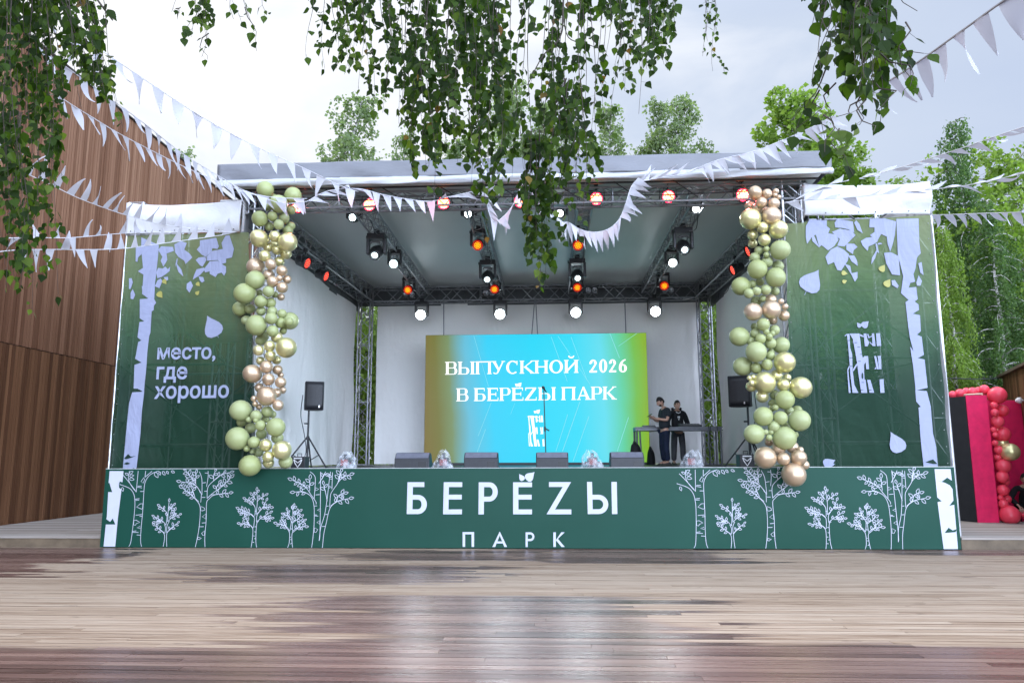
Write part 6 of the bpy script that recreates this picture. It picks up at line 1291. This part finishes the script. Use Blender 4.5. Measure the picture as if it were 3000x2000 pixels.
def hand(J, E, w, e, tag_, curl, palm_n, sgn, s=1.0):
    """palm and five fingers grown from wrist w along direction e; curl bends the fingers towards palm_n"""
    W = Vector(J[w][:3]); d = Vector(e).normalized(); n = Vector(palm_n).normalized(); sd = d.cross(n).normalized()*sgn
    J[tag_+'p'] = (*(W+d*.045*s), .020*s, .026*s); J[tag_+'q'] = (*(W+d*.085*s), .017*s, .030*s); E += [(w, tag_+'p'), (tag_+'p', tag_+'q')]
    for i, (o, l) in enumerate(((-.030, .062), (-.010, .074), (.010, .070), (.030, .052))):
        b = W+d*.090*s+sd*o*s; c = curl*(.9+.12*i); d1 = (d*math.cos(c*.6)+n*math.sin(c*.6)); d2 = (d*math.cos(c*1.5)+n*math.sin(c*1.5))
        a1, a2, a3 = tag_+'f%da' % i, tag_+'f%db' % i, tag_+'f%dc' % i
        J[a1] = (*(b+sd*o*.25*s), .0095*s); J[a2] = (*(b+sd*o*.3*s+d1*l*.55*s), .0085*s); J[a3] = (*(b+sd*o*.3*s+d1*l*.55*s+d2*l*.5*s), .0068*s); E += [(tag_+'q', a1), (a1, a2), (a2, a3)]
    t0 = W+d*.035*s-sd*.030*s; J[tag_+'ta'] = (*t0, .013*s); J[tag_+'tb'] = (*(t0+d*.030*s-sd*.020*s+n*.012*s), .0105*s); J[tag_+'tc'] = (*(t0+d*.062*s-sd*.018*s+n*.024*s), .0080*s); E += [(tag_+'p', tag_+'ta'), (tag_+'ta', tag_+'tb'), (tag_+'tb', tag_+'tc')]
def head_parts(parent, c, yaw, pitch, beard=False, hairk='short'):
    """sculpted head joined to the body afterwards: returned as an MB in the body's coordinates; eyes, brows, hair as children"""
    rot = Euler((pitch, 0, yaw)).to_matrix(); c = Vector(c)
    def surf(u, v):                   # u around (0 at the face, -y), v from chin-neck to crown
        a = u*2*math.pi; th = math.pi*(v*.94+.03); z = -math.cos(th); r = math.sin(th)
        x = .082*r*math.sin(a); y = -.102*r*math.cos(a); zz = .127*z
        if z < 0: x *= 1+.26*z; y *= 1+(.10*z if math.cos(a) > 0 else .34*z)
        f = max(0, math.cos(a))**14
        nose = math.exp(-((zz+.018)/.022)**2)*f*.022+math.exp(-((zz-.005)/.03)**2)*f*.008; y -= nose
        y += math.exp(-((zz-.016)/.012)**2)*math.exp(-((abs(x)-.032)/.016)**2)*.011*(math.cos(a) > 0)
        y -= math.exp(-((zz+.055)/.010)**2)*math.exp(-(x/.024)**2)*.006*(math.cos(a) > 0); y -= math.exp(-((zz+.098)/.018)**2)*math.exp(-(x/.022)**2)*.008*(math.cos(a) > 0)
        return c+rot @ Vector((x, y, zz))
    m = MB(); m.grid(surf, 44, 34)
    for s in (-1, 1):
        e = MB(); e.lathe([(.004, -.034), (.016, -.020), (.021, 0), (.016, .022), (.004, .032)], 'Z', 10, c+rot @ Vector((s*.074, .008, .0)), rot @ Euler((R(-12), 0, R(25*s))).to_matrix()); m.add(e.v, e.f)
    return m, rot
def finish_head(parent, m, rot, c, body, beard, hair_top):
    h = m.build('head', skin_m, parent, True)
    # weld the head into the body mesh so that the figure is one mesh
    me = body.data; vs = [tuple(v.co) for v in me.vertices]; fs = [tuple(p.vertices) for p in me.polygons]; b = len(vs)
    vs += m.v; fs += [tuple(b+i for i in f) for f in m.f]; n = bpy.data.meshes.new('body'); n.from_pydata(vs, [], fs); n.materials.append(skin_m); n.polygons.foreach_set('use_smooth', [True]*len(fs)); body.data = n; bpy.data.objects.remove(h)
    c = Vector(c)
    hm = MB(); rr = random.Random(3)
    def hs(u, v):
        a = u*2*math.pi; low = -.35 if math.cos(a) < .15 else (.40 if math.cos(a) > .55 else .05); z = low+(1-low)*v; th = math.acos(max(-1, min(1, z))); r = math.sin(th)
        k = 1.07+.03*math.sin(a*9+v*5)*math.sin(v*7); top = hair_top*max(0, z)
        return c+rot @ Vector((.078*r*math.sin(a)*k, -.098*r*math.cos(a)*k+.004, .124*z+top*(.8+.2*math.sin(a*7+v*3))))
    hm.grid(hs, 40, 14); hair = hm.build('hair', hair_m, parent, True)
    em = MB(); iris = simple('eye_dark', (.02, .015, .012), .2) if 'eye_dark' not in bpy.data.materials else bpy.data.materials['eye_dark']
    for s in (-1, 1):
        e = MB(); p = c+rot @ Vector((s*.031, -.079, .014)); e.lathe([(.003, -.010), (.010, -.005), (.012, 0), (.010, .005), (.003, .010)], 'Y', 10, p, rot); e.build('eye', iris, parent, True)
        e = MB(); e.tube([c+rot @ Vector((s*x, -.088+abs(x-.03)*.25, z)) for x, z in ((.012, .032), (.030, .037), (.048, .031))], .0045, 5); e.build('eyebrow', hair_m, parent, True)
    e = MB(); e.tube([c+rot @ Vector((x, -.0925+abs(x)*.3, -.055)) for x in (-.022, 0, .022)], [.002, .005, .002], 5); e.build('mouth', simple('lips', (.25, .09, .08), .5) if 'lips' not in bpy.data.materials else bpy.data.materials['lips'], parent, True)
    if beard:
        bd = MB()
        def bs(u, v):
            a = (u-.5)*2.6; z = -.98+.62*v; th = math.acos(z); r = math.sin(th)
            return c+rot @ Vector((.0765*r*math.sin(a)*(1+.24*z), -.099*r*math.cos(a)*(1+.08*z)-.003, .122*z))
        bd.grid(bs, 24, 8); o = bd.build('beard', hair_m, parent, True); solid(o, .006)
def person(label, loc, rz, J, E, head_c, hyaw, hpitch, clothes, beard=False, hair_top=.014, extra=None):
    t = thing('person', label, 'person', loc, rz)
    body = skin_mesh('body', J, E, skin_m, t)
    hm, rot = head_parts(t, head_c, hyaw, hpitch); finish_head(t, hm, rot, head_c, body, beard, hair_top)
    for nm, Jc, Ec, mt in clothes: skin_mesh(nm, Jc, Ec, mt, t)
    if extra: extra(t)
    return t
def shoe(t, x, y, mat, toe=-1):
    m = MB(); m.grid(lambda u, v: (x+(.048+.012*math.sin(math.pi*v))*math.cos(u*math.pi), y+toe*(-.09+.27*v), .012+(.075-.045*v**1.5)*math.sin(u*math.pi)*(1 if .02 < v < .98 else .2)), 10, 12); m.bbox((x-.052, y-.19, .0), (x+.052, y+.09, .018)); return m.build('shoe', mat, t, True)
# person with the phone (faces left, head bowed)
J = {'pel': (0, 0, .94, .12, .10), 'sp': (0, .01, 1.10, .12, .09), 'ch': (0, .03, 1.30, .14, .10), 'nb': (0, .02, 1.45, .07, .06), 'nk': (0, -.04, 1.50, .056)}
E = chain('pel', 'sp', 'ch', 'nb', 'nk')
for s, k in ((-1, 'r'), (1, 'l')):
    J[k+'sh'] = (s*.17, .03, 1.40, .055); J[k+'el'] = (s*.235, -.02, 1.13, .043); J[k+'fa'] = (s*.20, -.13, 1.14, .038); J[k+'wr'] = (s*.07, -.27, 1.18, .026)
    E += chain('nb', k+'sh', k+'el', k+'fa', k+'wr'); hand(J, E, k+'wr', (-s*.25, -1, .25), k+'H', .75 if s > 0 else .95, (-s*.5, .15, .9), s)
    J[k+'hp'] = (s*.085, 0, .88, .085); J[k+'kn'] = (s*.095, -.02, .49, .058); J[k+'an'] = (s*.10, .03, .09, .040); J[k+'to'] = (s*.105, -.12, .035, .030); E += chain('pel', k+'hp', k+'kn', k+'an', k+'to')
tee = simple('charcoal_tee', (.020, .026, .032), .8, 0, .2, 5, .3, .2); jean = simple('navy_jeans', (.008, .014, .035), .8, 0, .3, 6, .3, .2)
cj = {'a': (0, .0, .88, .17, .15), 'b': (0, .01, 1.08, .175, .155), 'c': (0, .03, 1.30, .19, .155), 'd': (0, .025, 1.43, .095, .075)}; ce = chain('a', 'b', 'c', 'd')
for s, k in ((-1, 'r'), (1, 'l')): cj[k+'1'] = (s*.18, .03, 1.39, .078); cj[k+'2'] = (s*.228, .0, 1.20, .070); ce += chain('d', k+'1', k+'2')
pj = {'a': (0, 0, .92, .135, .115)}; pe = []
for s, k in ((-1, 'r'), (1, 'l')): pj[k+'1'] = (s*.09, 0, .82, .11); pj[k+'2'] = (s*.097, -.02, .48, .086); pj[k+'3'] = (s*.10, .02, .10, .072); pe += chain('a', k+'1', k+'2', k+'3')
wsh = simple('dark_shoe', (.04, .035, .03), .6)
def ex_phone(t):
    m = MB(); m.box((.0, -.40, 1.26), (.072, .012, .145), Euler((R(-58), 0, 0)).to_matrix()); bevel(m.build('phone', simple('phone_black', (.015, .016, .02), .2), t), .004)
    for s in (-1, 1): shoe(t, s*.102, .01, wsh)
pA = atY(1950, 1367, 19.45)
person('bearded person in charcoal tee and navy jeans looking down at a phone', (pA.x, 19.45, DECK_Z), R(-72), J, E, (0, -.085, 1.60), 0, R(28), [('tee_shirt', cj, ce, tee), ('jeans', pj, pe, jean)], True, .022, ex_phone)
# person in the black hoodie (faces the square, hands joined at the waist)
J = {'pel': (0, 0, .94, .12, .10), 'sp': (0, .0, 1.10, .12, .09), 'ch': (0, .0, 1.30, .14, .10), 'nb': (0, .01, 1.45, .07, .06), 'nk': (0, -.015, 1.51, .056)}
E = chain('pel', 'sp', 'ch', 'nb', 'nk')
for s, k in ((-1, 'r'), (1, 'l')):
    J[k+'sh'] = (s*.17, .0, 1.40, .055); J[k+'el'] = (s*.29, .02, 1.10, .043); J[k+'fa'] = (s*.23, -.09, .99, .036); J[k+'wr'] = (s*.10, -.18, .93, .026)
    E += chain('nb', k+'sh', k+'el', k+'fa', k+'wr'); hand(J, E, k+'wr', (-s*.75, -.25, -.5), k+'H', .8, (-s*.1, .8, -.3), s)
    J[k+'hp'] = (s*.09, 0, .88, .085); J[k+'kn'] = (s*.12, -.01, .49, .058); J[k+'an'] = (s*.13, .03, .09, .040); J[k+'to'] = (s*.145, -.12, .035, .030); E += chain('pel', k+'hp', k+'kn', k+'an', k+'to')
hood = simple('black_hoodie', (.010, .010, .012), .85, 0, .3, 5, .3, .3); greyp = simple('grey_trousers', (.055, .056, .062), .8, 0, .25, 5, .3, .2)
cj = {'a': (0, 0, .96, .18, .14), 'b': (0, 0, 1.10, .19, .14), 'c': (0, .0, 1.30, .205, .14), 'd': (0, .01, 1.44, .105, .085)}; ce = chain('a', 'b', 'c', 'd')
for s, k in ((-1, 'r'), (1, 'l')): cj[k+'1'] = (s*.185, 0, 1.39, .082); cj[k+'2'] = (s*.295, .02, 1.10, .072); cj[k+'3'] = (s*.235, -.085, .995, .058); cj[k+'4'] = (s*.13, -.16, .945, .045); ce += chain('d', k+'1', k+'2', k+'3', k+'4')
pj = {'a': (0, 0, .92, .14, .115)}; pe = []
for s, k in ((-1, 'r'), (1, 'l')): pj[k+'1'] = (s*.095, 0, .82, .10); pj[k+'2'] = (s*.122, -.01, .48, .085); pj[k+'3'] = (s*.132, .02, .10, .075); pe += chain('a', k+'1', k+'2', k+'3')
def ex_b(t):
    m = MB(); m.grid(lambda u, v: (.13*math.cos((u-.5)*4.6+math.pi/2), .05+.075*-math.sin((u-.5)*4.6+math.pi/2)*-1, 1.45+.10*v-.03*math.sin(u*math.pi)), 18, 5); solid(m.build('hood', hood, t, True), .03)
    A = Art(-.128, .003); 
    A.poly([(-.035, 1.30), (.035, 1.30), (.035, 1.27), (-.035, 1.27)]); A.poly([(-.03, 1.26), (-.012, 1.26), (0, 1.22), (.012, 1.26), (.03, 1.26), (0, 1.185)]); A.m.build('chest_emblem', emw, t)
    m = MB(); m.tube([(-.06, -.10, 1.43), (-.04, -.125, 1.40), (0, -.13, 1.385), (.04, -.125, 1.40), (.06, -.10, 1.43)], .014, 6); m.build('collar', simple('white_tee_collar', (.6, .6, .6), .7), t, True)
    for s in (-1, 1): shoe(t, s*.135, .01, wsh)
pB = atY(1987, 1300, 20.75)
person('person in black hoodie and grey trousers standing behind the grey table', (pB.x, 20.75, DECK_Z), R(8), J, E, (0, -.03, 1.61), R(14), R(6), [('hoodie', cj, ce, hood), ('trousers', pj, pe, greyp)], False, .020, ex_b)
# person crouching at the right picture edge, only an arm in black shows
pC = atZ(2990, 1530, PLAT_Z)
J = {'pel': (0, 0, .28, .14, .12), 'sp': (0, -.07, .45, .13, .10), 'ch': (0, -.16, .62, .14, .11), 'nb': (0, -.22, .76, .07), 'nk': (0, -.26, .83, .05)}
E = chain('pel', 'sp', 'ch', 'nb', 'nk')
for s, k in ((-1, 'r'), (1, 'l')):
    J[k+'sh'] = (s*.18, -.20, .72, .055); J[k+'el'] = (s*.30, -.36, .50, .043); J[k+'fa'] = (s*.24, -.46, .42, .036); J[k+'wr'] = (s*.17, -.56, .34, .026); E += chain('nb', k+'sh', k+'el', k+'fa', k+'wr'); hand(J, E, k+'wr', (-s*.2, -.6, -.75), k+'H', .6, (-s*.2, .6, -.5), s)
    J[k+'hp'] = (s*.10, -.02, .25, .09); J[k+'kn'] = (s*.20, -.42, .34, .06); J[k+'an'] = (s*.19, -.12, .08, .04); J[k+'to'] = (s*.2, -.28, .035, .03); E += chain('pel', k+'hp', k+'kn', k+'an', k+'to')
cj = {'a': (0, .0, .30, .165, .13), 'b': (0, -.07, .45, .16, .125), 'c': (0, -.16, .62, .175, .125), 'd': (0, -.21, .74, .10)}; ce = chain('a', 'b', 'c', 'd')
for s, k in ((-1, 'r'), (1, 'l')): cj[k+'1'] = (s*.19, -.20, .71, .075); cj[k+'2'] = (s*.305, -.36, .50, .066); cj[k+'3'] = (s*.245, -.455, .425, .052); cj[k+'4'] = (s*.19, -.53, .365, .042); ce += chain('d', k+'1', k+'2', k+'3', k+'4')
pj = {'a': (0, 0, .28, .15, .13)}; pe = []
for s, k in ((-1, 'r'), (1, 'l')): pj[k+'1'] = (s*.11, -.05, .27, .10); pj[k+'2'] = (s*.205, -.43, .345, .075); pj[k+'3'] = (s*.195, -.13, .11, .062); pe += chain('a', k+'1', k+'2', k+'3')
def ex_c(t):
    for s in (-1, 1): shoe(t, s*.195, -.13, wsh)
person('person in black crouching by the red balloons, cut by the right picture edge', (pC.x+.50, pC.y+.55, PLAT_Z), R(-28), J, E, (0, -.30, .93), 0, R(25), [('black_top', cj, ce, hood), ('black_trousers', pj, pe, hood)], False, .016, ex_c)
